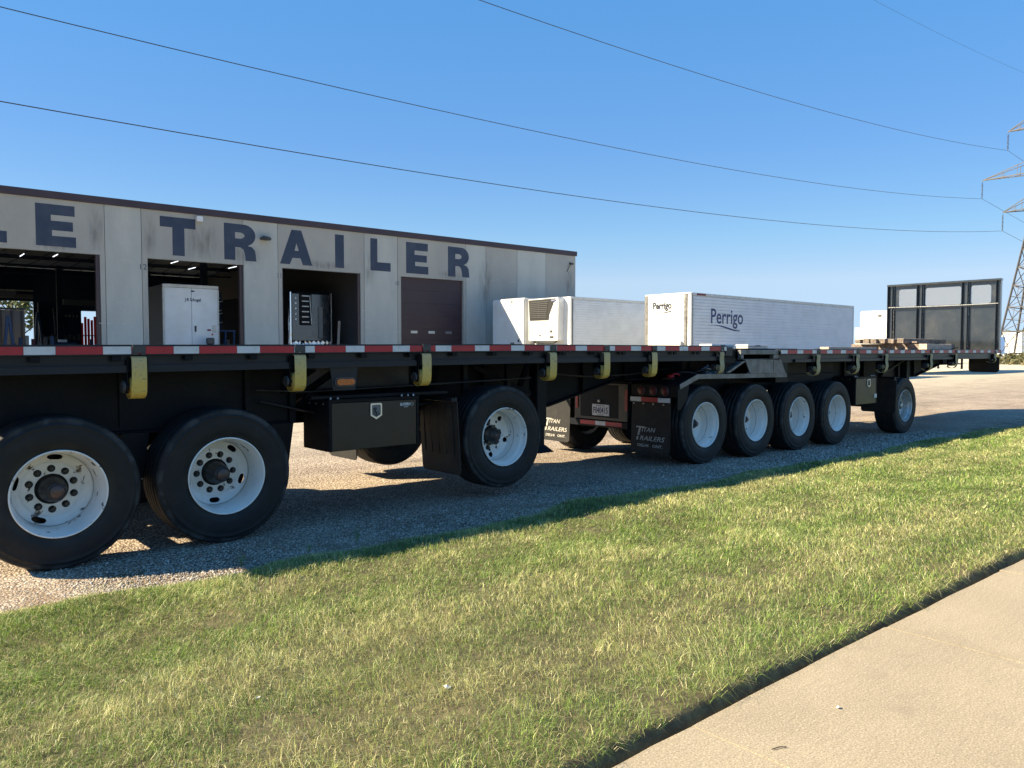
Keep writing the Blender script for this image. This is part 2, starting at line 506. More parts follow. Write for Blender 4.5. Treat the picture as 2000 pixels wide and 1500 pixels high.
    M['stone'] = vcolmat('loose_stone', 0.85, 0)
special_materials()

# ------------------------------------------------------------------ mesh builder
class MB:
    def __init__(s):
        s.v = []
        s.f = []
        s.sm = []
        s.mi = []
    def add(s, vs, fs, smooth=False, mi=0):
        o = len(s.v)
        s.v += [tuple(p) for p in vs]
        for q in fs:
            s.f.append(tuple(o + i for i in q))
            s.sm.append(smooth)
            s.mi.append(mi)
        return s
    def box(s, x0, x1, y0, y1, z0, z1, bev=0.0, mi=0, M4=None):
        if bev <= 0:
            vs = [(x, y, z) for z in (z0, z1) for y in (y0, y1) for x in (x0, x1)]
            fs = [(0, 2, 3, 1), (4, 5, 7, 6), (0, 1, 5, 4), (2, 6, 7, 3), (0, 4, 6, 2), (1, 3, 7, 5)]
            if M4:
                vs = [M4 @ Vector(p) for p in vs]
            return s.add(vs, fs, False, mi)
        b = min(bev, abs(x1 - x0) / 2.2, abs(y1 - y0) / 2.2, abs(z1 - z0) / 2.2)
        c = ((x0 + x1) / 2, (y0 + y1) / 2, (z0 + z1) / 2)
        h = (abs(x1 - x0) / 2, abs(y1 - y0) / 2, abs(z1 - z0) / 2)
        vs = []
        idx = {}
        for sx in (-1, 1):
            for sy in (-1, 1):
                for sz in (-1, 1):
                    sg = (sx, sy, sz)
                    for ax in range(3):
                        p = [c[k] + sg[k] * (h[k] if k == ax else h[k] - b) for k in range(3)]
                        idx[(sx, sy, sz, ax)] = len(vs)
                        vs.append(p)
        fs = []
        for ax in range(3):
            a1, a2 = [k for k in range(3) if k != ax]
            for sg in (-1, 1):
                loop = []
                for (u, v_) in ((-1, -1), (1, -1), (1, 1), (-1, 1)):
                    t = [0, 0, 0]
                    t[ax] = sg
                    t[a1] = u
                    t[a2] = v_
                    loop.append(idx[(*t, ax)])
                fs.append(tuple(loop))
        for ax in range(3):
            a1, a2 = [k for k in range(3) if k != ax]
            for u in (-1, 1):
                for v_ in (-1, 1):
                    t = [0, 0, 0]
                    t[a1] = u
                    t[a2] = v_
                    t[ax] = -1
                    tm = tuple(t)
                    t[ax] = 1
                    tp = tuple(t)
                    fs.append((idx[(*tm, a1)], idx[(*tm, a2)], idx[(*tp, a2)], idx[(*tp, a1)]))
        for sx in (-1, 1):
            for sy in (-1, 1):
                for sz in (-1, 1):
                    fs.append((idx[(sx, sy, sz, 0)], idx[(sx, sy, sz, 1)], idx[(sx, sy, sz, 2)]))
        # outward orientation
        cc = Vector(c)
        out = []
        for q in fs:
            P = [Vector(vs[i]) for i in q]
            nrm = (P[1] - P[0]).cross(P[2] - P[0])
            ctr = sum(P, Vector()) / len(P)
            out.append(q if nrm.dot(ctr - cc) > 0 else tuple(reversed(q)))
        if M4:
            vs = [M4 @ Vector(p) for p in vs]
        return s.add(vs, out, False, mi)
    def bar(s, p0, p1, w_, h_, mi=0, bev=0.0, upv=(0, 0, 1)):
        p0, p1 = Vector(p0), Vector(p1)
        d = p1 - p0
        Ln = d.length
        d.normalize()
        u = Vector(upv)
        if abs(d.dot(u)) > 0.98:
            u = Vector((1, 0, 0))
        r_ = d.cross(u).normalized()
        u = r_.cross(d)
        M4 = Matrix((d, r_, u)).transposed().to_4x4()
        M4.translation = p0
        return s.box(0, Ln, -w_ / 2, w_ / 2, -h_ / 2, h_ / 2, bev, mi, M4)
    def tube(s, pts, r_, n=8, mi=0, cap=True):
        pts = [Vector(p) for p in pts]
        rings = []
        prev = None
        for i, p in enumerate(pts):
            d = (pts[min(i + 1, len(pts) - 1)] - pts[max(i - 1, 0)]).normalized()
            u = prev if prev else (Vector((0, 0, 1)) if abs(d.z) < 0.9 else Vector((1, 0, 0)))
            a = d.cross(u).normalized()
            b_ = a.cross(d).normalized()
            prev = b_
            rr = r_[i] if isinstance(r_, (list, tuple)) else r_
            rings.append([p + (a * math.cos(2 * math.pi * k / n) + b_ * math.sin(2 * math.pi * k / n)) * rr for k in range(n)])
        vs = [q for rg in rings for q in rg]
        fs = []
        for i in range(len(rings) - 1):
            for k in range(n):
                a, b2 = i * n + k, i * n + (k + 1) % n
                fs.append((a, b2, b2 + n, a + n))
        s.add(vs, fs, True, mi)
        if cap:
            s.add(rings[0], [tuple(range(n))], False, mi)
            s.add(rings[-1], [tuple(reversed(range(n)))], False, mi)
        return s
    def lathe(s, prof, n=48, c=(0, 0, 0), axis='Y', mi=0, smooth=True, clamp=None):
        """profile of (r, t) revolved about an axis through c"""
        vs = []
        for (r_, t) in prof:
            for k in range(n):
                a = 2 * math.pi * k / n
                x, z = r_ * math.cos(a), r_ * math.sin(a)
                if clamp is not None and z < clamp:
                    z = clamp
                if axis == 'Y':
                    vs.append((c[0] + x, c[1] + t, c[2] + z))
                elif axis == 'X':
                    vs.append((c[0] + t, c[1] + x, c[2] + z))
                else:
                    vs.append((c[0] + x, c[1] + z, c[2] + t))
        fs = []
        for i in range(len(prof) - 1):
            for k in range(n):
                a, b2 = i * n + k, i * n + (k + 1) % n
                fs.append((a, a + n, b2 + n, b2))
        return s.add(vs, fs, smooth, mi)
    def prism(s, poly, a, b2, plane='XZ', mi=0):
        """extrude a 2-D polygon between a and b2 along the third axis"""
        def P(u, v_, t):
            return {'XZ': (u, t, v_), 'YZ': (t, u, v_), 'XY': (u, v_, t)}[plane]
        n = len(poly)
        vs = [P(u, v_, a) for u, v_ in poly] + [P(u, v_, b2) for u, v_ in poly]
        fs = [tuple(range(n)), tuple(range(2 * n - 1, n - 1, -1))]
        for i in range(n):
            j = (i + 1) % n
            fs.append((i, i + n, j + n, j))
        return s.add(vs, fs, False, mi)
    def warp(s, fn):
        s.v = [fn(p) for p in s.v]
        return s
    def build(s, name, mt, parent=None, label=None, kind=None, cat=None, group=None, local=False, centre=True):
        me = bpy.data.meshes.new(name)
        o = bpy.data.objects.new(name, me)
        v = np.array(s.v, dtype=float)
        w_ = np.zeros(3)
        if parent is not None and not local:
            w_ = np.array(WL.get(parent.name, (0, 0, 0)))
        v = v - w_
        c = np.zeros(3)
        if centre:
            c = (v.min(0) + v.max(0)) / 2
            if parent is None:
                c[2] = v[:, 2].min()
        v = v - c
        me.from_pydata([tuple(p) for p in v], [], s.f)
        mts = mt if isinstance(mt, (list, tuple)) else [mt]
        for q in mts:
            me.materials.append(M[q] if isinstance(q, str) else q)
        me.polygons.foreach_set('use_smooth', s.sm)
        me.polygons.foreach_set('material_index', s.mi)
        me.update()
        o.location = c
        if parent is not None:
            o.parent = parent
        COL.objects.link(o)
        WL[o.name] = tuple(w_ + c)
        tag(o, label, cat, group, kind)
        return o
WL = {}

def tag(o, label=None, cat=None, group=None, kind=None):
    if label: o['label'] = label
    if cat: o['category'] = cat
    if group: o['group'] = group
    if kind: o['kind'] = kind
    return o

def empty(name, loc, rz=0.0, parent=None, label=None, cat=None, group=None):
    o = bpy.data.objects.new(name, None)
    o.empty_display_size = 0.2
    pw = np.array(WL.get(parent.name, (0, 0, 0))) if parent is not None else np.zeros(3)
    o.location = Vector(np.array(loc, float) - pw)
    o.rotation_euler = (0, 0, rz)
    if parent is not None:
        o.parent = parent
    COL.objects.link(o)
    WL[o.name] = tuple(loc)
    return tag(o, label, cat, group)

def copy_tree(o, parent=None):
    c = o.copy()
    COL.objects.link(c)
    c.parent = parent
    for ch in list(o.children):
        copy_tree(ch, c)
    return c

def place(o, parent, loc, rz=0.0, ry=0.0):
    pw = np.array(WL.get(parent.name, (0, 0, 0))) if parent is not None else np.zeros(3)
    o.location = Vector(np.array(loc, float) - pw)
    o.rotation_euler = (0, ry, rz)
    WL[o.name] = tuple(loc)
    return o

def text_mesh(txt, size, depth=0.0015, shear=0.0, offset=0.0, spacing=1.0, xscale=1.0):
    """returns (verts, faces) of flat-extruded text in its own XY plane, origin at left of the baseline"""
    cu = bpy.data.curves.new('tmp_text', 'FONT')
    cu.body = txt
    cu.size = size
    cu.extrude = depth / 2
    cu.shear = shear
    cu.offset = offset
    cu.space_character = spacing
    cu.resolution_u = 3
    ob = bpy.data.objects.new('tmp_text', cu)
    COL.objects.link(ob)
    dg = bpy.context.evaluated_depsgraph_get()
    me = bpy.data.meshes.new_from_object(ob.evaluated_get(dg))
    vs = [(v.co.x * xscale, v.co.y, v.co.z) for v in me.vertices]
    fs = [tuple(p.vertices) for p in me.polygons]
    bpy.data.objects.remove(ob)
    bpy.data.curves.remove(cu)
    bpy.data.meshes.remove(me)
    return vs, fs

def text_on(mb, txt, org, dx, upv, nrm, size, fit_w=None, **kw):
    """lay text on a plane: dx reading direction, upv up, nrm out of the surface"""
    vs, fs = text_mesh(txt, size, **kw)
    mx = max(v[0] for v in vs)
    k = (fit_w / mx) if fit_w else 1.0
    O, dx, upv, nrm = Vector(org), Vector(dx), Vector(upv), Vector(nrm)
    mb.add([O + dx * (v[0] * k) + upv * v[1] + nrm * (v[2] + 0.0008) for v in vs], fs)
    return mb

def inside(p, poly):
    c = False
    n = len(poly)
    for i in range(n):
        x1, y1 = poly[i]
        x2, y2 = poly[(i + 1) % n]
        if (y1 > p[1]) != (y2 > p[1]) and p[0] < (x2 - x1) * (p[1] - y1) / (y2 - y1) + x1:
            c = not c
    return c

def holed(mb, outer, holes, a, b2, to3, extra=(), mi=0, smooth=False):
    """plate with holes; to3(u, v, t) maps to space"""
    pts = []
    edges = []
    for lp in [outer] + list(holes):
        o = len(pts)
        pts += [Vector(p) for p in lp]
        edges += [(o + i, o + (i + 1) % len(lp)) for i in range(len(lp))]
    for p in extra:
        if inside(p, outer) and not any(inside(p, h) for h in holes):
            pts.append(Vector(p))
    V, E_, F_, _, _, _ = delaunay_2d_cdt(pts, edges, [], 1 if False else 0, 1e-6)
    fs = []
    for q in F_:
        c = sum((V[i] for i in q), Vector((0, 0))) / len(q)
        if inside(c, outer) and not any(inside(c, h) for h in holes):
            fs.append(tuple(q))
    n = len(V)
    vs = [to3(p.x, p.y, a) for p in V]
    if b2 is None:
        return mb.add(vs, fs, smooth, mi)
    mb.add(vs, fs, smooth, mi)
    mb.add([to3(p.x, p.y, b2) for p in V], [tuple(reversed(q)) for q in fs], smooth, mi)
    for lp in [outer] + list(holes):
        k = len(lp)
        mb.add([to3(u, v_, a) for u, v_ in lp] + [to3(u, v_, b2) for u, v_ in lp],
               [(i, (i + 1) % k, (i + 1) % k + k, i + k) for i in range(k)], False, mi)
    return mb

def gz(x):
    """the yard falls a few centimetres along its length"""
    t = np.clip((np.asarray(x, float) - 7.0) / 7.0, 0, 1)
    return -0.03 - 0.06 * t * t * (3 - 2 * t)
def gzf(x):
    return float(gz(x))

# ================================================================== GROUND, LAWN, SIDEWALK
def edge_y(x):
    """wavy border between the yard and the lawn"""
    x = np.asarray(x, float)
    return (5.22 + 0.09 * np.sin(0.9 * x + 0.6) + 0.07 * np.sin(2.3 * x + 1.0) + 0.035 * np.sin(6.1 * x)
            - 0.10 * np.exp(-((x - 2.3) / 0.9) ** 2) + 0.16 * np.exp(-((x - 5.0) / 1.2) ** 2) - 0.12 * np.exp(-((x - 8.3) / 1.0) ** 2)
            + 0.10 * np.exp(-((x - 12.3) / 1.0) ** 2) - 0.15 * np.clip((x - 14) / 5, 0, 1))
WALK = 1.745
def walk_y(x):
    x = np.asarray(x, float)
    return 1.79 - 0.0035 * np.clip(x, 0, 7) ** 2 - 0.045 * np.clip(x - 7, 0, 30)

def grid_mesh(name, xs, ys, zf, mt, kind='structure'):
    X, Y = np.meshgrid(xs, ys, indexing='ij')
    Z = zf(X, Y)
    V = np.stack([X, Y, Z], -1).reshape(-1, 3)
    nx, ny = len(xs), len(ys)
    I = np.arange(nx * ny).reshape(nx, ny)
    F = np.stack([I[:-1, :-1], I[1:, :-1], I[1:, 1:], I[:-1, 1:]], -1).reshape(-1, 4)
    me = bpy.data.meshes.new(name)
    me.from_pydata(V.tolist(), [], F.tolist())
    me.materials.append(M[mt])
    me.polygons.foreach_set('use_smooth', [True] * len(F))
    o = bpy.data.objects.new(name, me)
    COL.objects.link(o)
    o['kind'] = kind
    return o

grid_mesh('ground', [-900, 900], [-900, 900], lambda X, Y: X * 0 - 0.16, 'earth')
xs = np.concatenate([[-60, -20], np.arange(-6, 26, 0.25), [30, 45, 70, 110, 170, 240]])
ys = np.concatenate([[4.7, 4.85], np.arange(5.0, 6.2, 0.15), [6.5, 7, 8, 9, 12, 20, 40, 80, 150, 230]])
grid_mesh('parking_lot', xs, ys, lambda X, Y: gz(X) + 0.006 * np.sin(3 * X + Y) * (Y < 9), 'asphalt')

def lawn_z(X, Y):
    e = edge_y(X)
    t = np.clip((e - Y) / 0.25, 0, 1)
    z = gz(X) * np.clip((Y - 2.5) / 2.6, 0, 1) + 0.012 * np.sin(1.7 * X + 2.1 * Y) + 0.008 * np.sin(4.3 * X - 3.0 * Y) - 0.02 + 0.045 * t
    s = np.clip((Y - walk_y(X) - 0.012) / 0.045, 0, 1)
    return np.where(Y < walk_y(X) + 0.057, -0.055 + (z + 0.055) * s ** 0.6, z)
def lawn_mesh():
    xs2 = np.arange(-5, 32, 0.12)
    t2 = np.concatenate([[-0.03, 0.008, 0.02, 0.034, 0.046, 0.06, 0.095], np.arange(0.14, 3.9, 0.12)])
    X, T = np.meshgrid(xs2, t2, indexing='ij')
    Y = walk_y(X) + T * np.where(T > 0.1, (5.6 - walk_y(X)) / 3.86, 1)
    Z = lawn_z(X, Y)
    V = np.stack([X, Y, Z], -1).reshape(-1, 3)
    I = np.arange(X.size).reshape(X.shape)
    F = np.stack([I[:-1, :-1], I[1:, :-1], I[1:, 1:], I[:-1, 1:]], -1).reshape(-1, 4)
    me = bpy.data.meshes.new('lawn')
    me.from_pydata(V.tolist(), [], F.tolist())
    me.materials.append(M['soil'])
    me.polygons.foreach_set('use_smooth', [True] * len(F))
    o = bpy.data.objects.new('lawn', me)
    COL.objects.link(o)
    o['kind'] = 'structure'
lawn_mesh()
grid_mesh('far_lawn', [-200, 32, 200], [-60, -0.1], lambda X, Y: X * 0 - 0.02, 'earth')
grid_mesh('roadside_verge', [32, 80, 200], [-0.1, 5.5], lambda X, Y: X * 0 - 0.04, 'earth')

# sidewalk: one slab per bay, joints recessed
sw = empty('sidewalk', (3, 0.8, -0.1))
sw['kind'] = 'structure'
jn = [-7.5, -4.3, -0.9, 0.83, 2.50, 4.19, 5.86, 7.55, 9.2, 10.9, 12.6, 14.3, 16.0, 17.7, 19.4, 21.1, 24.5, 28]
for i in range(len(jn) - 1):
    a, b = jn[i] + 0.004, jn[i + 1] - 0.004
    e0 = rng.uniform(-0.008, 0.008) - 0.01
    mb = MB()
    # wavy top edge against the lawn, worn arris
    n = 14
    top = []
    for k in range(n + 1):
        x = a + (b - a) * k / n
        top.append((x, float(walk_y(x)) + e0 + 0.003 * math.sin(9 * x) + rng.uniform(-0.002, 0.002)))
    z0 = rng.uniform(-0.003, 0.003)
    poly = [(a, -0.05), (b, -0.05)] + list(reversed(top))
    ins = [(x, y - 0.006) if y > 0 else (x, y + 0.006) for x, y in poly]
    k = len(poly)
    mb.add([(x, y, z0 - 0.003) for x, y in poly] + [(x, y, z0) for x, y in ins] + [(x, y, -0.1) for x, y in poly],
           [tuple(range(k, 2 * k))] + [(i_, (i_ + 1) % k, (i_ + 1) % k + k, i_ + k) for i_ in range(k)] +
           [(i_ + 2 * k, (i_ + 1) % k + 2 * k, (i_ + 1) % k, i_) for i_ in range(k)])
    mb.build('slab', 'walk', sw)
mb = MB().prism([(-7.5, -0.04), (28, -0.04), (28, 0.62)] + [(x, float(walk_y(x)) - 0.04) for x in (22, 16, 10, 7, 5, 3, 0, -7.5)], -0.12, -0.022, 'XY')
mb.build('joint_bed', 'soil', sw)

# grass blades: one numpy mesh, per-blade colour
def grass(count, box, hmin, hmax, wmul, name, label, edgef=None, tall=1.0, seed=3):
    r = np.random.default_rng(seed)
    x0, x1, y0, y1 = box
    N = count
    # density falls with distance from the footpath viewpoint
    xs_ = r.uniform(0, 1, N * 3)
    X = x0 + (x1 - x0) * xs_ ** 2.2
    Y = walk_y(X) + 0.04 + (y1 - walk_y(X) - 0.04) * r.uniform(0, 1, N * 3)
    # ragged outer edge
    ey = edge_y(X) + r.normal(0, 0.045, N * 3) + 0.10 * (np.sin(5 * X + 2) * np.sin(13 * X) > 0.55) + 0.07 * np.sin(17 * X) * np.sin(5.3 * X + 1) - 0.16 * np.clip(np.sin(6.4 * X + 0.8) * np.sin(2.9 * X + 2.2), 0, 1) * np.clip((4.5 - X) / 2, 0, 1)
    isl = (np.sin(4.7 * X + 1.9 * np.sin(6 * Y)) * np.sin(9.3 * Y + 2.1 * X) > 0.35) & (r.uniform(0, 1, N * 3) < 0.35)
    ey = ey + np.where(isl, 0.34, 0)
    wy_ = walk_y(X)
    keep = (Y < ey) & (Y > wy_ + 0.032 + np.abs(r.normal(0, 0.012, N * 3)))
    # bare spots
    nz = np.sin(2.1 * X + 1.3 * np.sin(1.9 * Y)) * np.sin(2.7 * Y + 1.1 * np.sin(2.3 * X)) + 0.5 * np.sin(7.3 * X + 2) * np.sin(6.1 * Y + X)
    keep &= ~((nz > 1.05) & (r.uniform(0, 1, N * 3) < 0.55))
    idx = np.nonzero(keep)[0][:N]
    X, Y = X[idx], Y[idx]
    N = len(X)
    dist = np.sqrt(X ** 2 + Y ** 2)
    f1 = np.sin(0.9 * X + 0.8 * Y + 0.6) * np.sin(1.3 * Y - 0.5 * X + 2.2)
    f2 = np.sin(3.1 * X + 1.7 * np.sin(2.2 * Y)) * np.sin(3.7 * Y + 1.1 * np.sin(2.9 * X + 1))
    f3 = np.sin(8.3 * X + 2.2 * np.sin(5.1 * Y)) * np.sin(9.1 * Y + 1.9 * np.sin(7.7 * X))
    mow = np.sin(2 * math.pi * (Y - 0.02 * X) / 0.95 + 1.2)          # mower stripes along the road
    H = r.uniform(hmin, hmax, N) * (1 + 0.22 * f2 + 0.32 * f3 + 0.10 * mow)
    near = np.clip((walk_y(X) + 0.26 - Y) / 0.18, 0, 1)
    H *= 1 + 0.12 * near
    edgeF = np.clip((edge_y(X) - Y) / 0.3, 0.15, 1)
    H *= 0.45 + 0.55 * edgeF
    Wd = (0.0014 + 0.0014 * r.uniform(0, 1, N)) * np.clip(dist / 4.2, 0.85, 4.5) * wmul
    az = r.uniform(0, 2 * math.pi, N)
    # blades lean in drifting directions
    la = np.where(r.uniform(0, 1, N) < 0.45, 0.6 + 1.7 * f1 + 1.1 * f2 + r.normal(0, 0.8, N), az * 1.0 + r.uniform(0, 6.28, N))
    lean = np.clip(np.abs(r.normal(0.85, 0.40, N)) + 0.12 + 0.25 * f3, 0.1, 1.7)
    flat = r.uniform(0, 1, N) < 0.22
    lean = np.where(flat, 1.55 + r.normal(0, 0.1, N), lean)
    over = near * (r.uniform(0, 1, N) < 0.22)
    la = np.where(over > 0.3, -math.pi / 2 + r.normal(0, 0.5, N), la)
    lean = np.where(over > 0.3, lean + 0.35, lean)
    dx, dy = np.cos(la), np.sin(la)
    wx, wy = np.cos(az) * Wd, np.sin(az) * Wd
    zb = lawn_z(X, Y) - 0.004
    P = np.zeros((N, 5, 3))
    h1, h2 = H * 0.5, H
    for k, (hh, ln, ww) in enumerate(((0 * H, 0 * H, 1.0), (0 * H, 0 * H, -1.0), (h1, 0.25 * lean * H, 0.8), (h1, 0.25 * lean * H, -0.8), (h2 * np.cos(lean * 0.8), lean * H * 0.9, 0))):
        P[:, k, 0] = X + dx * ln + wx * ww / 2
        P[:, k, 1] = Y + dy * ln + wy * ww / 2
        P[:, k, 2] = zb + hh
    me = bpy.data.meshes.new(name)
    me.vertices.add(N * 5)
    me.vertices.foreach_set('co', P.reshape(-1))
    base = (np.arange(N) * 5)[:, None]
    T = np.concatenate([base + np.array([0, 1, 3]), base + np.array([0, 3, 2]), base + np.array([2, 3, 4])], 1).reshape(-1)
    me.loops.add(N * 9)
    me.loops.foreach_set('vertex_index', T.astype(np.int32))
    me.polygons.add(N * 3)
    me.polygons.foreach_set('loop_start', (np.arange(N * 3) * 3).astype(np.int32))
    me.polygons.foreach_set('loop_total', np.full(N * 3, 3, dtype=np.int32))
    # colour: fresh green, olive, straw; drier in patches
    green = np.array([[0.13, 0.235, 0.035], [0.20, 0.32, 0.05], [0.30, 0.39, 0.14], [0.05, 0.10, 0.025]])
    straw = np.array([[0.52, 0.47, 0.24], [0.80, 0.75, 0.46], [0.34, 0.28, 0.14], [0.44, 0.44, 0.17]])
    dry = np.clip(0.25 + 0.24 * f1 + 0.24 * f2 + 0.16 * f3 - 0.16 * mow + 0.18 * np.clip((Y - 4.2) / 1.0, 0, 1) - 0.22 * np.clip((walk_y(X) + 0.75 - Y) / 0.8, 0, 1), 0.08, 0.85)
    isd = (r.uniform(0, 1, N) < dry) | (flat & (r.uniform(0, 1, N) < 0.5))
    Cc = np.where(isd[:, None], straw[r.integers(0, 4, N)], green[r.integers(0, 4, N)])
    # in-between: green blades in dry patches yellow a little
    mixf = (np.clip(dry, 0, 1) * 0.35)[:, None]
    Cc = Cc * (1 - mixf) + np.array([0.38, 0.42, 0.13]) * mixf
    Cc *= (r.uniform(0.5, 1.5, N) * (1 + 0.12 * f3 + 0.10 * f2))[:, None]
    C5 = np.repeat(Cc[:, None, :], 5, 1)
    C5 = np.concatenate([C5, np.ones((N, 5, 1))], 2)
    at = me.color_attributes.new('Col', 'FLOAT_COLOR', 'POINT')
    at.data.foreach_set('color', C5.reshape(-1).astype(np.float32))
    me.materials.append(M['blade'])
    me.update(calc_edges=True)
    o = bpy.data.objects.new(name, me)
    COL.objects.link(o)
    tag(o, label, 'grass', kind='stuff')
    return o
grass(780000, (-1.2, 30, 0.65, 5.7), 0.026, 0.064, 0.92, 'grass', 'sunlit mown grass, green and straw coloured, between footpath and gravel yard')

# loose stones along the edge of the yard
def stones(N):
    r = np.random.default_rng(5)
    X = -1 + 17 * r.uniform(0, 1, N) ** 1.8
    Y = edge_y(X) + np.abs(r.normal(0, 0.42, N)) - 0.08
    s = r.uniform(0.0035, 0.0095, N) * np.clip(np.sqrt(X ** 2 + Y ** 2) / 7.0, 1, 2)
    oct_ = np.array([[1, 0, 0], [-1, 0, 0], [0, 1, 0], [0, -1, 0], [0, 0, 0.75], [0, 0, -0.6]], float)
    F = np.array([[0, 2, 4], [2, 1, 4], [1, 3, 4], [3, 0, 4], [2, 0, 5], [1, 2, 5], [3, 1, 5], [0, 3, 5]])
    V = oct_[None] * s[:, None, None] * r.uniform(0.6, 1.35, (N, 6, 1))
    a = r.uniform(0, 6.28, N)
    ca, sa = np.cos(a)[:, None], np.sin(a)[:, None]
    x, y = V[..., 0] * ca - V[..., 1] * sa, V[..., 0] * sa + V[..., 1] * ca
    V = np.stack([x + X[:, None], y + Y[:, None], V[..., 2] + (gz(X) + s * 0.4)[:, None]], -1)
    T = (np.arange(N)[:, None, None] * 6 + F[None]).reshape(-1)
    me = bpy.data.meshes.new('gravel')
    me.vertices.add(N * 6)
    me.vertices.foreach_set('co', V.reshape(-1))
    me.loops.add(N * 24)
    me.loops.foreach_set('vertex_index', T.astype(np.int32))
    me.polygons.add(N * 8)
    me.polygons.foreach_set('loop_start', (np.arange(N * 8) * 3).astype(np.int32))
    me.polygons.foreach_set('loop_total', np.full(N * 8, 3, dtype=np.int32))
    pal = np.array([[0.50, 0.46, 0.40], [0.36, 0.33, 0.29], [0.22, 0.19, 0.16], [0.60, 0.57, 0.52], [0.33, 0.26, 0.2]])
    Cc = pal[r.integers(0, 5, N)] * r.uniform(0.75, 1.15, N)[:, None]
    C6 = np.concatenate([np.repeat(Cc[:, None], 6, 1), np.ones((N, 6, 1))], 2)
    at = me.color_attributes.new('Col', 'FLOAT_COLOR', 'POINT')
    at.data.foreach_set('color', C6.reshape(-1).astype(np.float32))
    me.materials.append(M['stone'])
    me.update(calc_edges=True)
    o = bpy.data.objects.new('gravel', me)
    COL.objects.link(o)
    tag(o, 'loose grey and tan gravel scattered along the edge of the yard', 'gravel', kind='stuff')
stones(35000)

# small weeds at the edge of the gravel
for (x, y, s, lab) in ((3.02, 5.26, 1.0, 'small light green weed in gravel just right of second wheel'),
                       (2.1, 5.25, 0.7, 'tiny weed in the gravel below the second wheel'),
                       (2.62, 5.27, 0.6, 'low sprig of weed beside the taller weed at the gravel edge')):
    wd = empty('weed', (x, y, gzf(x)), label=lab, cat='weed', group='weeds at the gravel edge')
    mb = MB()
    for k in range(int(16 * s) + 6):
        a, l, h = random.uniform(0, 6.28), random.uniform(0.02, 0.06) * s, random.uniform(0.03, 0.11) * s
        p = Vector((x + math.cos(a) * l * 0.4, y + math.sin(a) * l * 0.4, gzf(x) + h))
        d = Vector((math.cos(a), math.sin(a), 0.5)).normalized() * 0.022
        sd = Vector((-math.sin(a), math.cos(a), 0)) * 0.007
        mb.add([p, p + d * 0.5 + sd, p + d, p + d * 0.5 - sd], [(0, 1, 2, 3)])
    mb.build('foliage', 'weed', wd)
    mb = MB()
    for k in range(4):
        a = random.uniform(0, 6.28)
        mb.tube([(x, y, gzf(x) - 0.005), (x + 0.008 * math.cos(a), y + 0.008 * math.sin(a), gzf(x) + 0.05 * s), (x + 0.02 * math.cos(a), y + 0.02 * math.sin(a), gzf(x) + 0.1 * s)], 0.0012, 4)
    mb.build('stem', 'weed', wd)

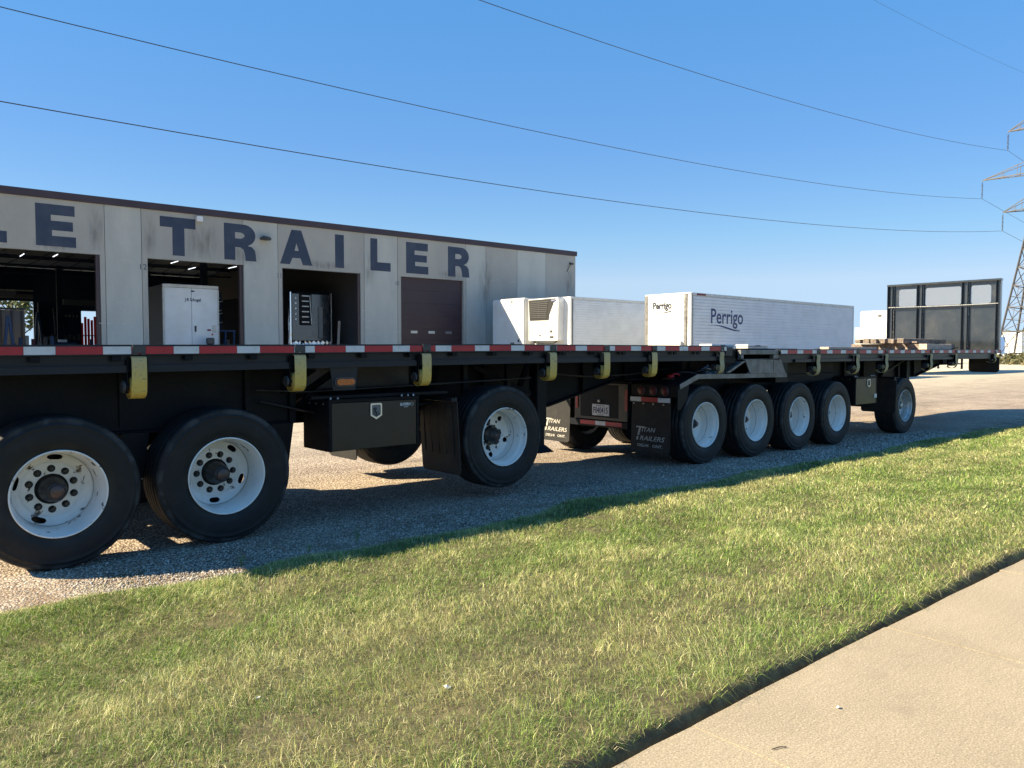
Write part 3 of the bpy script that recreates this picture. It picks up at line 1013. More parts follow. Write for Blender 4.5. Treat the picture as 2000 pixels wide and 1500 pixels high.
# ================================================================== WHEELS
RT = 0.532
def make_wheel(kind):
    root = empty('wheel', (0, 0, 0))
    # tyre
    pr = [(0.296, 0.034), (0.302, 0.022), (0.312, 0.017), (0.335, 0.012), (0.340, 0.008), (0.36, 0.004), (0.40, 0.0), (0.44, 0.0015), (0.468, 0.007), (0.472, 0.005), (0.478, 0.006),
          (0.484, 0.012), (0.506, 0.022), (0.510, 0.020), (0.516, 0.024), (0.523, 0.034), (0.528, 0.046)]
    gr = []
    for gy in (0.085, 0.15, 0.205, 0.26, 0.32):
        gr += [(RT, gy - 0.007), (RT - 0.011, gy - 0.004), (RT - 0.011, gy + 0.004), (RT, gy + 0.007)]
    back = [(r_, 0.40 - t) for r_, t in reversed(pr)]
    mb = MB().lathe(pr + gr + back, 88, clamp=-0.5275)
    mb.build('tyre', 'tyre', root, local=True, centre=False)
    alu = kind == 'alu'
    rim_mat = 'alu' if alu else ('rim_chipped' if kind == 'A2' else 'rim_clean')
    d = {'A2': 0.285, 'A5': 0.285, 'B': 0.245, 'C': 0.265, 'C1': 0.265, 'alu': 0.19}[kind]
    bore = {'A2': 0.108, 'A5': 0.108, 'B': 0.105, 'C': 0.092, 'C1': 0.085, 'alu': 0.11}[kind]
    mb = MB()
    ro = 0.258 if kind in ('A2', 'A5') else 0.246
    mb.lathe([(0.296, 0.040), (0.300, 0.026), (0.304, 0.014), (0.303, 0.008), (0.298, 0.005), (0.293, 0.009), (0.290, 0.02), (0.287, 0.038), (0.281, 0.052),
              (0.276, 0.07), (0.270, 0.095), (0.266, 0.12), (0.264, 0.15), (0.262, d - 0.06), (0.2585, d - 0.05), (0.258, d - 0.022)] if ro > 0.25 else
             [(0.296, 0.040), (0.300, 0.026), (0.304, 0.014), (0.303, 0.008), (0.298, 0.005), (0.293, 0.009), (0.290, 0.02), (0.288, 0.045), (0.283, 0.058),
              (0.270, 0.072), (0.266, 0.082), (0.264, 0.105), (0.259, 0.115), (0.2575, 0.16), (0.2485, 0.172), (0.247, d - 0.035), (0.246, d - 0.022)], 72)
    # back barrel
    mb.lathe([(ro, d - 0.022), (ro + 0.004, d), (0.268, 0.31), (0.285, 0.345), (0.30, 0.365)], 72)
    def prof(r_):
        if r_ < 0.190: return d
        if r_ < 0.200: return d + 0.008 * (1 - abs(r_ - 0.195) / 0.005)
        t = (r_ - 0.200) / (ro - 0.2)
        return d - 0.022 * t * t
    to3 = lambda u, v_, t: (u, prof(min(math.hypot(u, v_), ro)) + t, v_)
    circ = lambda cx, cy, r_, n, ph=0: [(cx + r_ * math.cos(2 * math.pi * k / n + ph), cy + r_ * math.sin(2 * math.pi * k / n + ph)) for k in range(n)]
    def oval(ang, rr, hw, hh):
        c, s_ = math.cos(ang), math.sin(ang)
        out = []
        for k in range(16):
            t = 2 * math.pi * k / 16
            e1 = abs(math.cos(t)) ** 0.7 * (1 if math.cos(t) > 0 else -1) * hw     # tangential
            e2 = math.sin(t) * hh
            r2 = rr + e2
            aa = ang + e1 / rr
            out.append((r2 * math.cos(aa), r2 * math.sin(aa)))
        return out
    holes = [circ(0, 0, bore, 40)]
    if kind == 'A2':
        holes += [oval(R(84), 0.229, 0.050, 0.020), oval(R(-112), 0.229, 0.050, 0.021), oval(R(165), 0.229, 0.048, 0.019)]
    if kind == 'A5':
        holes += [oval(R(52 - 72 * k), 0.228, 0.042, 0.021) for k in range(5)]
    if kind == 'B':
        holes += [circ(0.205 * math.cos(R(54 - 72 * k)), 0.205 * math.sin(R(54 - 72 * k)), 0.028, 18) for k in range(5)]
        holes += [circ(0.155 * math.cos(R(a_)), 0.155 * math.sin(R(a_)), 0.016, 10) for a_ in (60, 95, 130, 230, 265, 300)]
    if kind == 'C':
        holes += [circ(0.13, 0.0, 0.026, 18), circ(-0.2, 0.02, 0.026, 18)]
    if kind == 'alu':
        holes += [circ(0.2 * math.cos(R(18 + 36 * k)), 0.2 * math.sin(R(18 + 36 * k)), 0.024, 14) for k in range(10)]
    ext = []
    for rr in (0.12, 0.14, 0.165, 0.188, 0.191, 0.1955, 0.1995, 0.21, 0.225, 0.24):
        if rr > bore + 0.008:
            ext += circ(0, 0, rr, 72)
    holed(mb, circ(0, 0, ro, 72), holes, 0.0, 0.012, to3, ext)
    for i in range(len(mb.sm)):
        mb.sm[i] = True
    if not alu:  # rings at the steps: grime lines that also paint in the recess shade
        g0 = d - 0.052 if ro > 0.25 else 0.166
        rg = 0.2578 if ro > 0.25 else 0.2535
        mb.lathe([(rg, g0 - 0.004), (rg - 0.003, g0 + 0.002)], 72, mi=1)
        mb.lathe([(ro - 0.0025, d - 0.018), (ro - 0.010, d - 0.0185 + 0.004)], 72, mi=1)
    rimo = mb.build('rim', [rim_mat, 'grime_shade'], root, local=True, centre=False)
    # hub
    mb = MB()
    if kind in ('A2', 'A5'):
        mb.lathe([(0.103, d + 0.04), (0.103, d + 0.004), (0.090, d - 0.01), (0.087, d - 0.05), (0.080, d - 0.10), (0.072, d - 0.125), (0.066, d - 0.15), (0.060, d - 0.165), (0.0, d - 0.165)], 36)
    elif kind == 'B':
        mb.lathe([(0.10, d + 0.03), (0.098, d - 0.02), (0.080, d - 0.05), (0.064, d - 0.06), (0.060, d - 0.09), (0.0, d - 0.09)], 36)
        for k in range(5):
            a = R(18 + 72 * k)
            mb.bar((0, d - 0.03, 0), (0.108 * math.cos(a), d - 0.022, 0.108 * math.sin(a)), 0.05, 0.045, upv=(0, 1, 0))
    elif kind in ('C', 'C1'):
        mb.lathe([(bore + 0.012, d + 0.03), (bore - 0.006, d - 0.005), (bore - 0.012, d - 0.03), (0.045, d - 0.09), (0.0, d - 0.09)], 32)
    else:
        mb.lathe([(0.11, d + 0.03), (0.105, d - 0.02), (0.09, d - 0.045), (0.07, d - 0.06), (0.06, d - 0.10), (0.0, d - 0.10)], 32)
    mb.build('hub', 'brownrust', root, local=True, centre=False)
    mb = MB()
    mb.lathe([(0.046, d - 0.164), (0.046, d - 0.178), (0.040, d - 0.184), (0.0, d - 0.184)] if kind in ('A2', 'A5') else [(0.046, d - 0.099), (0.046, d - 0.112), (0.040, d - 0.118), (0.0, d - 0.118)] if kind == 'alu' else
             [(0.030, d - 0.088 if kind == 'B' else d - 0.089), (0.028, (d - 0.108) if kind == 'B' else d - 0.116), (0.0, (d - 0.11) if kind == 'B' else d - 0.118)], 10 if kind == 'B' else 24)
    for k in range(6):
        if kind in ('A2', 'A5'):
            a = R(60 * k + 20)
            mb.lathe([(0.0045, d - 0.164), (0.0045, d - 0.170), (0, d - 0.170)], 6, (0.053 * math.cos(a), 0, 0.053 * math.sin(a)))
    mb.build('hub_cap', 'hubcap' if not alu else 'alu', root, local=True, centre=False)
    # brake drum fills the dark behind the disc
    MB().lathe([(0.0, d + 0.03), (0.257, d + 0.03), (0.257, d + 0.05), (0.22, 0.06 + d), (0.22, 0.42), (0.0, 0.42)], 40).build('brake_drum', 'frame', root, local=True, centre=False)
    if kind in ('A2', 'A5', 'B'):
        nm = MB()
        nm.lathe([(0.0255, 0.001), (0.0255, -0.004), (0.019, -0.006), (0.0185, -0.012)], 16)
        nm.lathe([(0.0185, -0.004), (0.0175, -0.022), (0.012, -0.026), (0, -0.026)], 6, smooth=False)
        first = None
        rb = 0.146 if kind != 'B' else 0.135
        for k in range(10):
            a = R(90 + 36 * k + (0 if kind == 'A2' else 18))
            if kind == 'B' and not (R(100) < a % (2 * math.pi) < R(260)):
                continue
            if first is None:
                q = first = nm.build('lug_nut', 'brownrust', root, local=True, centre=False)
            else:
                q = first.copy()
                COL.objects.link(q)
                q.parent = root
            q.location = (rb * math.cos(a), d, rb * math.sin(a))
    return root

WH = {}
def wheel(kind, parent, x, y, z, far=False, rot=0.0):
    if kind not in WH:
        WH[kind] = make_wheel(kind)
        o = WH[kind]
        WH[kind + '_used'] = False
    if WH[kind + '_used']:
        o = copy_tree(WH[kind])
    else:
        o = WH[kind]
        WH[kind + '_used'] = True
    o.parent = parent
    place(o, parent, (x, y, z), math.pi if far else 0)
    # the disc and hub turn; the tyre keeps its flat spot on the ground
    if rot:
        for ch in o.children:
            if ch.name.startswith('tyre'):
                continue
            Mx = Matrix.Rotation(rot, 4, 'Y') @ Matrix.Translation(ch.location)
            ch.location = Mx.translation
            ch.rotation_euler = (0, rot, 0)
    return o

# ================================================================== FLATBED DETAILS
def longbox(mb, x0, x1, y0, y1, z0, z1, n=10, mi=0):
    xs_ = [x0 + (x1 - x0) * k / n for k in range(n + 1)]
    vs = [p for x in xs_ for p in ((x, y0, z0), (x, y1, z0), (x, y1, z1), (x, y0, z1))]
    fs = [(0, 3, 2, 1), (4 * n, 4 * n + 1, 4 * n + 2, 4 * n + 3)]
    for k in range(n):
        for j in range(4):
            a, b = 4 * k + j, 4 * k + (j + 1) % 4
            fs.append((a, b, b + 4, a + 4))
    mb.add(vs, fs, False, mi)
    return mb

SHIELD = lambda cx, cz, w_, h_: [(cx - w_ / 2 + 0.008, cz + h_ / 2), (cx + w_ / 2 - 0.008, cz + h_ / 2), (cx + w_ / 2, cz + h_ / 2 - 0.008), (cx + w_ / 2, cz - h_ * 0.27),
                                 (cx, cz - h_ / 2), (cx - w_ / 2, cz - h_ * 0.27), (cx - w_ / 2, cz + h_ / 2 - 0.008)]
def toolbox(parent, x0, x1, y0, y1, z0, z1, latch_x, second=None):
    bx = MB()
    f = 0.022
    # open-front carcass with the door set in
    bx.box(x0, x1, y0 + 0.02, y1, z0, z1, 0.004)
    bx.box(x0, x0 + f, y0, y0 + 0.02, z0, z1, 0.002)
    bx.box(x1 - f, x1, y0, y0 + 0.02, z0, z1, 0.002)
    bx.box(x0 + f + 0.001, x1 - f - 0.001, y0, y0 + 0.02, z1 - f, z1, 0.002)
    # drip lip on top
    bx.box(x0 - 0.005, x1 + 0.005, y0 - 0.012, y0 + 0.03, z1 + 0.0005, z1 + 0.006)
    t = bx.build('toolbox', 'frame', parent)
    MB().box(x0 + f + 0.004, x1 - f - 0.004, y0 + 0.004, y0 + 0.018, z0 + 0.004, z1 - f - 0.004, 0.003).build('door', 'brown_box', t)
    zc = z1 - 0.115
    s = MB()
    o_ = SHIELD(latch_x, zc, 0.118, 0.145)
    i_ = SHIELD(latch_x, zc + 0.002, 0.09, 0.112)
    holed(s, o_, [i_], y0 - 0.009, y0 + 0.003, lambda u, v_, t_: (u, t_, v_))
    s.build('latch', 'cream', t)
    s = MB().prism(i_, y0 - 0.001, y0 + 0.003)
    s.lathe([(0.014, -0.014), (0.014, 0.0)], 12, (latch_x - 0.01, y0, zc - 0.022))
    s.build('latch_well', 'midgrey', t)
    s = MB()
    s.box(latch_x - 0.03, latch_x + 0.005, y0 - 0.012, y0 - 0.001, zc + 0.012, zc + 0.034, 0.003)
    s.tube([(latch_x - 0.012, y0 - 0.008, zc + 0.03), (latch_x - 0.012, y0 - 0.012, zc - 0.002), (latch_x + 0.01, y0 - 0.012, zc - 0.01)], 0.006, 6)
    s.bar((latch_x - 0.005, y0 - 0.006, zc - 0.045), (latch_x + 0.04, y0 - 0.006, zc - 0.022), 0.006, 0.01)
    s.build('latch_handle', 'darkgrey', t)
    for k, bxx in enumerate((x0 + 0.03, x0 + 0.10, x1 - 0.17, x1 - 0.10, x1 - 0.04)):
        MB().lathe([(0.009, 0.006), (0.009, 0.016), (0.005, 0.026), (0, 0.027)], 6, (bxx, y0 + 0.03, z1), axis='Z', smooth=False).build('bolt', 'steel', t)
    for k in range(3):
        MB().lathe([(0.009, -0.001), (0.009, -0.008), (0, -0.010)], 8, (x0, y0 + 0.10 + 0.13 * k, z1 - 0.035), axis='X', smooth=False).build('bolt', 'midgrey', t)
    return t

def strap_proto(loose):
    root = empty('strap_winch', (0, 0, 0))
    W2 = 0.051
    # bracket and drum behind the strap: local origin at the rail's lower outer edge
    zc, yc = (-0.215, 0.075) if not loose else (-0.21, 0.085)
    b = MB()
    for sx in (-1, 1):
        b.box(sx * (W2 + 0.018) - 0.004, sx * (W2 + 0.018) + 0.004, yc - 0.045, yc + 0.06, zc - 0.045, -0.02, 0.002)
    b.box(-W2 - 0.022, W2 + 0.022, yc + 0.06, yc + 0.068, zc - 0.02, -0.02)
    b.build('bracket', 'frame', root, local=True, centre=False)
    g = MB().lathe([(0.0, -W2 - 0.045), (0.042, -W2 - 0.045), (0.046, -W2 - 0.04), (0.046, -W2 - 0.028), (0.0, -W2 - 0.028)], 14, (0, yc, zc), axis='X', smooth=False)
    for k in range(5):
        a = R(72 * k)
        g.lathe([(0.006, -W2 - 0.052), (0.006, -W2 - 0.045)], 6, (0, yc + 0.026 * math.cos(a), zc + 0.026 * math.sin(a)), axis='X')
    g.lathe([(0.018, -W2 - 0.03), (0.018, W2 + 0.03)], 12, (0, yc, zc), axis='X')
    g.build('ratchet', 'darkgrey', root, local=True, centre=False)
    # webbing path in the Y-Z plane (front of the strap at negative y)
    pth = [(0.03, 0.004), (0.006, 0.006), (-0.008, -0.004), (-0.012, -0.03)]
    rr = 0.075 if not loose else 0.085
    if loose:
        for k in range(6):
            pth.append((-0.012 + 0.006 * math.sin(k), -0.05 - 0.03 * k))
    else:
        pth += [(-0.014, -0.10), (-0.012, zc + 0.02)]
    a0 = 180
    for k in range(10):
        a = R(a0 + 20 + (16 if not loose else 15) * k)
        pth.append((yc + rr * 1.12 * math.cos(a), zc - 0.012 + rr * math.sin(a)))
    s = MB()
    th = 0.0035
    def strip(p2, hw, off=0.0, mi=0):
        n = len(p2)
        vs = []
        for i, (y, z) in enumerate(p2):
            y0, z0 = p2[max(i - 1, 0)]
            y1, z1 = p2[min(i + 1, n - 1)]
            d = Vector((y1 - y0, z1 - z0)).normalized()
            nx, nz = -d.y, d.x
            for sx in (-1, 1):
                for st in (0, 1):
                    vs.append((sx * hw + off, y + nx * th * st, z + nz * th * st))
        fs = []
        for i in range(n - 1):
            a = i * 4
            b_ = a + 4
            fs += [(a, a + 2, b_ + 2, b_), (a + 1, b_ + 1, b_ + 3, a + 3), (a, b_, b_ + 1, a + 1), (a + 2, a + 3, b_ + 3, b_ + 2)]
        s.add(vs, fs, False, mi)
    strip(pth, W2)
    mt = 'strap_old' if loose else 'strap'
    s.build('strap', mt, root, local=True, centre=False)
    # wound layers of webbing on the drum, each a little spiral step
    s = MB()
    if loose:
        radii = (0.03, 0.036)
    else:
        radii = (0.030, 0.037, 0.044, 0.051, 0.058, 0.066)
    for i, r_ in enumerate(radii):
        wv = W2 - 0.001 - 0.003 * (i % 2)
        s.lathe([(r_, -wv), (r_ + 0.0045, -wv), (r_ + 0.0045, wv), (r_, wv), (r_, -wv)], 28, (0.002 * (i % 3), yc + 0.004 * math.sin(i), zc), axis='X', smooth=True)
    s.build('webbing_roll', mt, root, local=True, centre=False)
    # stake hook over the rail above the strap
    h = MB().box(-0.045, 0.045, -0.0155, -0.006, 0.028, 0.082, 0.004)
    h.box(-0.045, -0.012, -0.0155, -0.006, 0.016, 0.030, 0.003)
    h.box(0.012, 0.045, -0.0155, -0.006, 0.016, 0.030, 0.003)
    h.box(-0.045, 0.045, -0.0155, 0.05, 0.0815, 0.0875, 0.002)
    h.build('rail_hook', 'darkgrey', root, local=True, centre=False)
    return root

SP = {}
def strap(parent, x, y, z, loose=False, sc=1.0, label=None):
    k = loose
    if k not in SP:
        SP[k] = strap_proto(loose)
        o = SP[k]
    else:
        o = copy_tree(SP[k])
    o.parent = parent
    place(o, parent, (x, y, z))
    o.scale = (sc, 1, sc)
    if label: o['label'] = label
    return o

def mudflap(parent, x, y0, y1, z0, z1, text=True, mirror=False, curl=0.0, label=None, textured=False):
    """rubber flap across the trailer, facing back (-X)"""
    n = 8
    rc = 0.05
    ol = [(y1, z1), (y0, z1)]
    for k in range(5):
        a = R(180 + 90 * k / 4)
        ol.append((y0 + rc + rc * math.cos(a), z0 + rc + rc * math.sin(a)))
    for k in range(5):
        a = R(270 + 90 * k / 4)
        ol.append((y1 - rc + rc * math.cos(a), z0 + rc + rc * math.sin(a)))
    f = MB()
    bend = lambda z: curl * ((z1 - z) / (z1 - z0)) ** 2
    ext = [(y0 + (y1 - y0) * i / 4, z0 + (z1 - z0) * j / 8) for i in range(1, 4) for j in range(1, 8)]
    holed(f, ol, [], 0.0, 0.012, lambda u, v_, t: (x + t + bend(v_), u, v_), ext)
    fl = f.build('mud_flap', 'rubber', parent, label=label)
    if textured:
        r_ = MB()
        for k in range(5):
            r_.bar((x - 0.003 + bend(z1 - 0.1), y0 + 0.08 + 0.12 * k, z1 - 0.04), (x - 0.003 + bend(z0 + 0.2), y0 + 0.08 + 0.12 * k, z0 + 0.2), 0.012, 0.006, upv=(1, 0, 0))
        r_.build('rib', 'rubber', fl)
    if text:
        # raised white lettering; reads from -X, so the line runs towards -Y
        dx, u, nn = (0, -1, 0), (0, 0, 1), (-1, 0, 0)
        Y0 = y1 - 0.07
        zz = z0
        t = MB()
        text_on(t, 'ITAN', (x - 0.0006, Y0 - 0.10, zz + 0.265), dx, u, nn, 0.085, fit_w=0.235, shear=0.25, offset=0.001)
        # tall T with a long bar and a stub of stem on the next row
        t.add([(x - 0.002, Y0 + 0.0 - a, zz + b) for a, b in ((-0.01, 0.335), (0.155, 0.335), (0.145, 0.315), (0.0, 0.315))], [(0, 1, 2, 3)])
        t.add([(x - 0.002, Y0 - a, zz + b) for a, b in ((0.062, 0.317), (0.094, 0.317), (0.066, 0.215), (0.034, 0.215))], [(0, 1, 2, 3)])
        t.add([(x - 0.002, Y0 - a, zz + b) for a, b in ((0.030, 0.200), (0.058, 0.200), (0.046, 0.150), (0.018, 0.150))], [(0, 1, 2, 3)])
        text_on(t, 'RAILERS', (x - 0.0006, Y0 - 0.070, zz + 0.150), dx, u, nn, 0.085, fit_w=0.42, shear=0.25, offset=0.001)
        text_on(t, 'DELHI   ONT.', (x - 0.0006, Y0 - 0.04, zz + 0.065), dx, u, nn, 0.052, fit_w=0.42, offset=0.001)
        t.warp(lambda p: (p[0] + bend(p[2]), p[1], p[2]))
        t.build('lettering', 'flapwhite', fl)
    return fl

TAPES = {}
def tapes(parent, x0, x1, y, ztop, warp, first_white=False, skip=()):
    """alternating red and white reflector pieces along the rail: 0.29 m red, 0.185 m white"""
    x = x0
    white = first_white
    k = 0
    while x < x1 - 0.02:
        ln = 0.185 if white else 0.29
        e = min(x + ln, x1)
        b = MB().box(x + 0.0008, e - 0.0008, y - 0.0012, y + 0.0008, ztop - 0.0675, ztop - 0.013)
        b.warp(warp)
        b.build('white_tape' if white else 'red_tape', 'white_tape' if white else 'red', parent)
        x = e
        white = not white
        k += 1

# ================================================================== REAR FLATBED TRAILER
rearT = empty('flatbed_trailer', (4.6, 7.2, -0.03), label='black flatbed trailer nearest the camera, two big white-rimmed wheels at its tail', cat='flatbed trailer', group='black flatbed trailers of the truck train')
g_ = lambda x: -0.030 + 0.030 * min(max((x - 0.8) / 4.4, 0), 1) if x > 0.8 else -0.030
WR = lambda p: (p[0], p[1], p[2] + g_(p[0]))
X0, X1, TOP = 0.05, 9.14, 1.548
YN, YF = 5.92, 8.50
for i in range(14):
    y = 5.985 + i * (8.435 - 5.985) / 14
    longbox(MB(), X0, X1, y + 0.002, y + (8.435 - 5.985) / 14 - 0.002, TOP - 0.045 + 0.001 * (i % 3), TOP - 0.004 + 0.001 * (i % 3), 8).warp(WR).build('deck_board', 'deck', rearT)
for (ya, yb) in ((YN, 5.983), (8.437, YF)):
    r_ = MB()
    longbox(r_, X0, X1, ya, yb, TOP - 0.076, TOP - 0.004, 12)
    longbox(r_, X0, X1, ya + 0.004, yb - 0.004, TOP - 0.004, TOP, 12)
    r_.warp(WR).build('side_rail', 'rail', rearT)
tapes(rearT, 0.17 + 0.0, X1 - 0.02, YN - 0.001, TOP, WR)
# winch track under the rail
for (yo, s_) in ((5.955, 1), (8.465, -1)):
    t = MB()
    longbox(t, X0, 9.1, min(yo + 0.03 * s_, yo + 0.045 * s_), max(yo + 0.03 * s_, yo + 0.045 * s_), 1.35, TOP - 0.078, 10)
    cuts = [X0, 1.57, 1.70, 2.81, 2.95, 4.07, 4.21, 5.73, 5.87, 6.6, 6.74, 7.47, 7.61, 9.1]
    for k in range(0, len(cuts), 2):
        longbox(t, cuts[k], cuts[k + 1], min(yo, yo + 0.045 * s_), max(yo, yo + 0.045 * s_), 1.348, 1.360, 4)
        longbox(t, cuts[k], cuts[k + 1], min(yo, yo + 0.010 * s_), max(yo, yo + 0.010 * s_), 1.36, 1.392, 4)
        longbox(t, cuts[k], cuts[k + 1], min(yo + 0.005 * s_, yo + 0.045 * s_), max(yo + 0.005 * s_, yo + 0.045 * s_), 1.392, 1.400, 4)
    t.warp(WR).build('winch_track', 'rail', rearT)
for k in range(18):
    x = 0.5 + 0.5 * k
    if x < 9.1:
        b = MB().box(x - 0.03, x + 0.03, YN + 0.012, YN + 0.034, TOP - 0.118, TOP - 0.079, 0.003)
        b.warp(WR).build('stake_pocket', 'frame', rearT)
first = None
for k in range(22):
    x = 0.3 + k * 0.41
    if first is None:
        first = q = MB().box(x - 0.03, x + 0.03, 6.02, 8.4, 1.40, 1.468).build('crossmember', 'frame', rearT)
        fx = x
    else:
        q = first.copy()
        COL.objects.link(q)
        q.parent = rearT
        q.location.x += x - fx
def beam(parent, ys_, poly_top, poly_bot, mt='frame'):
    for y in ys_:
        b = MB()
        poly = poly_top + list(reversed(poly_bot))
        b.prism(poly, y - 0.006, y + 0.006)
        for pl, th in ((poly_top, -0.02), (poly_bot, 0.02)):
            for (a, c) in zip(pl[:-1], pl[1:]):
                vs = [(a[0], y - 0.07, a[1]), (c[0], y - 0.07, c[1]), (c[0], y + 0.07, c[1]), (a[0], y + 0.07, a[1]),
                      (a[0], y - 0.07, a[1] + th), (c[0], y - 0.07, c[1] + th), (c[0], y + 0.07, c[1] + th), (a[0], y + 0.07, a[1] + th)]
                b.add(vs, [(0, 1, 2, 3), (7, 6, 5, 4), (0, 4, 5, 1), (2, 6, 7, 3), (0, 3, 7, 4), (1, 5, 6, 2)])
        # web stiffeners
        xs_ = np.arange(poly_top[0][0] + 0.5, poly_top[-1][0] - 0.1, 0.82)
        for x in xs_:
            zb = np.interp(x, [p[0] for p in poly_bot], [p[1] for p in poly_bot])
            b.box(x - 0.006, x + 0.006, y - 0.06, y - 0.008, zb + 0.021, 1.375)
        b.build('main_beam', mt, parent)
beam(rearT, (6.82, 7.6), [(0.12, 1.398), (6.5, 1.398), (9.35, 1.398)], [(0.12, 0.81), (6.55, 0.79), (7.75, 1.06), (9.35, 1.12)])
# bogie sub-frame and hangers
for y in (6.40, 8.02):
    sf = MB()
    sf.box(0.35, 3.02, y - 0.02, y + 0.02, 0.86, 1.36, 0.006)
    sf.box(0.35, 3.02, y - 0.05, y + 0.05, 0.84, 0.8605)
    sf.build('suspension_frame', 'frame', rearT)
for x in (0.62, 1.71, 2.9):
    for y in (6.34, 8.08):
        MB().prism([(x - 0.10, 0.85), (x + 0.10, 0.85), (x + 0.05, 0.50), (x - 0.05, 0.50)], y - 0.05, y + 0.05).build('spring_hanger', 'frame', rearT)
for x in (3.1, 3.35, 4.4, 5.6):
    MB().bar((x, 6.10, 1.33), (x - 0.35 if x < 4 else x + 0.38, 6.74, 0.88), 0.05, 0.05).build('brace', 'frame', rearT)
for x in (2.62, 3.02, 4.95, 5.55):
    MB().box(x - 0.03, x + 0.03, 6.34, 6.40, 0.85, 1.345, 0.004).build('upright', 'frame', rearT)
for (x, z) in ((1.14, 0.515), (2.30, 0.515), (5.17, 0.60)):
    MB().tube([(x, 6.3, z), (x, 8.1, z)], 0.065, 12).build('axle', 'frame', rearT)
    MB().tube([(x + 0.18, 6.55, z + 0.18), (x + 0.18, 6.85, z + 0.18)], 0.09, 12).build('brake_chamber', 'frame', rearT)
wheel('A2', rearT, 1.135, 5.955, 0.4985)
wheel('A5', rearT, 2.29, 5.955, 0.4985)
wheel('B', rearT, 5.17, 5.955, 0.592)
wheel('A5', rearT, 1.135, 8.465, 0.4985, True)
wheel('A5', rearT, 2.29, 8.465, 0.4985, True, 1.0)
wheel('B', rearT, 5.17, 8.465, 0.592, True)
toolbox(rearT, 3.19, 4.12, 6.0, 6.49, 0.60, 1.05, 3.655)
t = MB()
text_on(t, 'BUYERS', (3.915, 6.0015, 0.972), (1, 0, 0), (0, 0, 1), (0, -1, 0), 0.036, fit_w=0.105, offset=0.0012)
t.add([(4.025, 6.001, 0.975), (4.038, 6.001, 0.985), (4.025, 6.001, 0.995)], [(0, 1, 2)])
t.tube([(4.04, 6.001, 0.998), (4.056, 6.001, 0.994), (4.06, 6.001, 0.985), (4.056, 6.001, 0.974), (4.038, 6.001, 0.968)], 0.0022, 5)
t.box(3.955, 4.0, 6.0, 6.0015, 0.957, 0.961)
t.build('toolbox_sticker', 'white_tape', rearT)
MB().box(3.05, 4.5, 6.05, 6.12, 1.06, 1.09, 0.003).build('toolbox_bracket', 'frame', rearT)
# flap ahead of the lift axle
mudflap(rearT, 4.5, 5.91, 6.55, 0.26, 0.985, text=False, curl=0.05, textured=True)
mudflap(rearT, 4.5, 7.87, 8.51, 0.20, 0.985, text=False, curl=0.03)
MB().box(4.47, 4.50, 5.90, 6.58, 0.985, 1.03, 0.004).build('flap_bar', 'rail', rearT)
MB().box(4.466, 4.4695, 5.915, 5.945, 0.99, 1.025).build('flap_bar_tab', 'galv', rearT)
MB().box(4.47, 4.50, 7.84, 8.5, 0.985, 1.03, 0.004).build('flap_bar', 'rail', rearT)
# landing gear
for y in (6.33, 8.05):
    b = MB().box(5.90, 6.05, y - 0.07, y + 0.07, 0.62, 1.38, 0.008)
    b.box(5.92, 6.03, y - 0.055, y + 0.055, 0.40, 0.64, 0.005)
    lg = b.build('landing_leg', 'frame', rearT)
    MB().add([(5.88, y - 0.12, 0.33), (6.12, y - 0.12, 0.33), (6.12, y + 0.12, 0.33), (5.88, y + 0.12, 0.33), (5.95, y - 0.04, 0.42), (6.03, y - 0.04, 0.42), (6.03, y + 0.04, 0.42), (5.95, y + 0.04, 0.42)],
             [(3, 2, 1, 0), (4, 5, 6, 7), (0, 1, 5, 4), (1, 2, 6, 5), (2, 3, 7, 6), (3, 0, 4, 7)]).build('foot', 'frame', lg)
MB().bar((6.0, 6.33, 0.95), (5.35, 6.7, 1.3), 0.05, 0.05).build('leg_brace', 'frame', rearT)
# amber side lamp on its hanging plate
b = MB().prism([(3.195, 1.345), (3.47, 1.345), (3.44, 1.135), (3.225, 1.135)], 5.99, 5.996)
lp = b.build('lamp_plate', 'rail', rearT)
stad = lambda cx, cz, hw, hh: [(cx + (hw - hh) * s_ + hh * math.cos(R(a)), cz + hh * math.sin(R(a))) for s_, rg in ((1, range(-90, 91, 20)), (-1, range(90, 271, 20))) for a in rg]
MB().prism(stad(3.338, 1.208, 0.105, 0.040), 5.978, 5.9895).build('lamp_gasket', 'darkgrey', lp)
l_ = MB().prism(stad(3.338, 1.208, 0.086, 0.026), 5.966, 5.978)
for k in range(9):
    l_.box(3.272 + 0.0165 * k - 0.0015, 3.272 + 0.0165 * k + 0.0015, 5.9645, 5.9662, 1.186, 1.230)
l_.build('amber_lens', 'amber', lp)
# brown access panel between the beams (warm dark plate above the toolbox)
MB().box(2.95, 4.5, 6.73, 6.745, 0.95, 1.37, 0.003).build('frame_panel', 'brown_box', rearT)
for i, x in enumerate((1.643, 2.885, 4.153, 5.81, 6.675, 7.55)):
    strap(rearT, x, YN, TOP - 0.078 + g_(x) - 0.012, False)
strap(rearT, 9.02, YN + 0.01, TOP - 0.085, True)
for (p) in (((2.7, 6.30, 1.05), (3.3, 6.28, 0.90), (4.0, 6.30, 0.93), (4.9, 6.32, 0.98)), ((2.65, 6.25, 1.15), (3.1, 6.22, 1.12), (4.1, 6.24, 1.14), (5.8, 6.26, 1.18)),
            ((6.2, 6.5, 1.22), (7.0, 6.48, 1.16), (7.8, 6.5, 1.17), (8.6, 6.5, 1.24))):
    MB().tube(p, 0.011, 7).build('air_line', 'hose', rearT)
for x in (3.75, 4.35):
    MB().tube([(x - 0.28, 6.62, 0.98), (x + 0.28, 6.62, 0.98)], 0.14, 16).build('air_tank', 'frame', rearT)
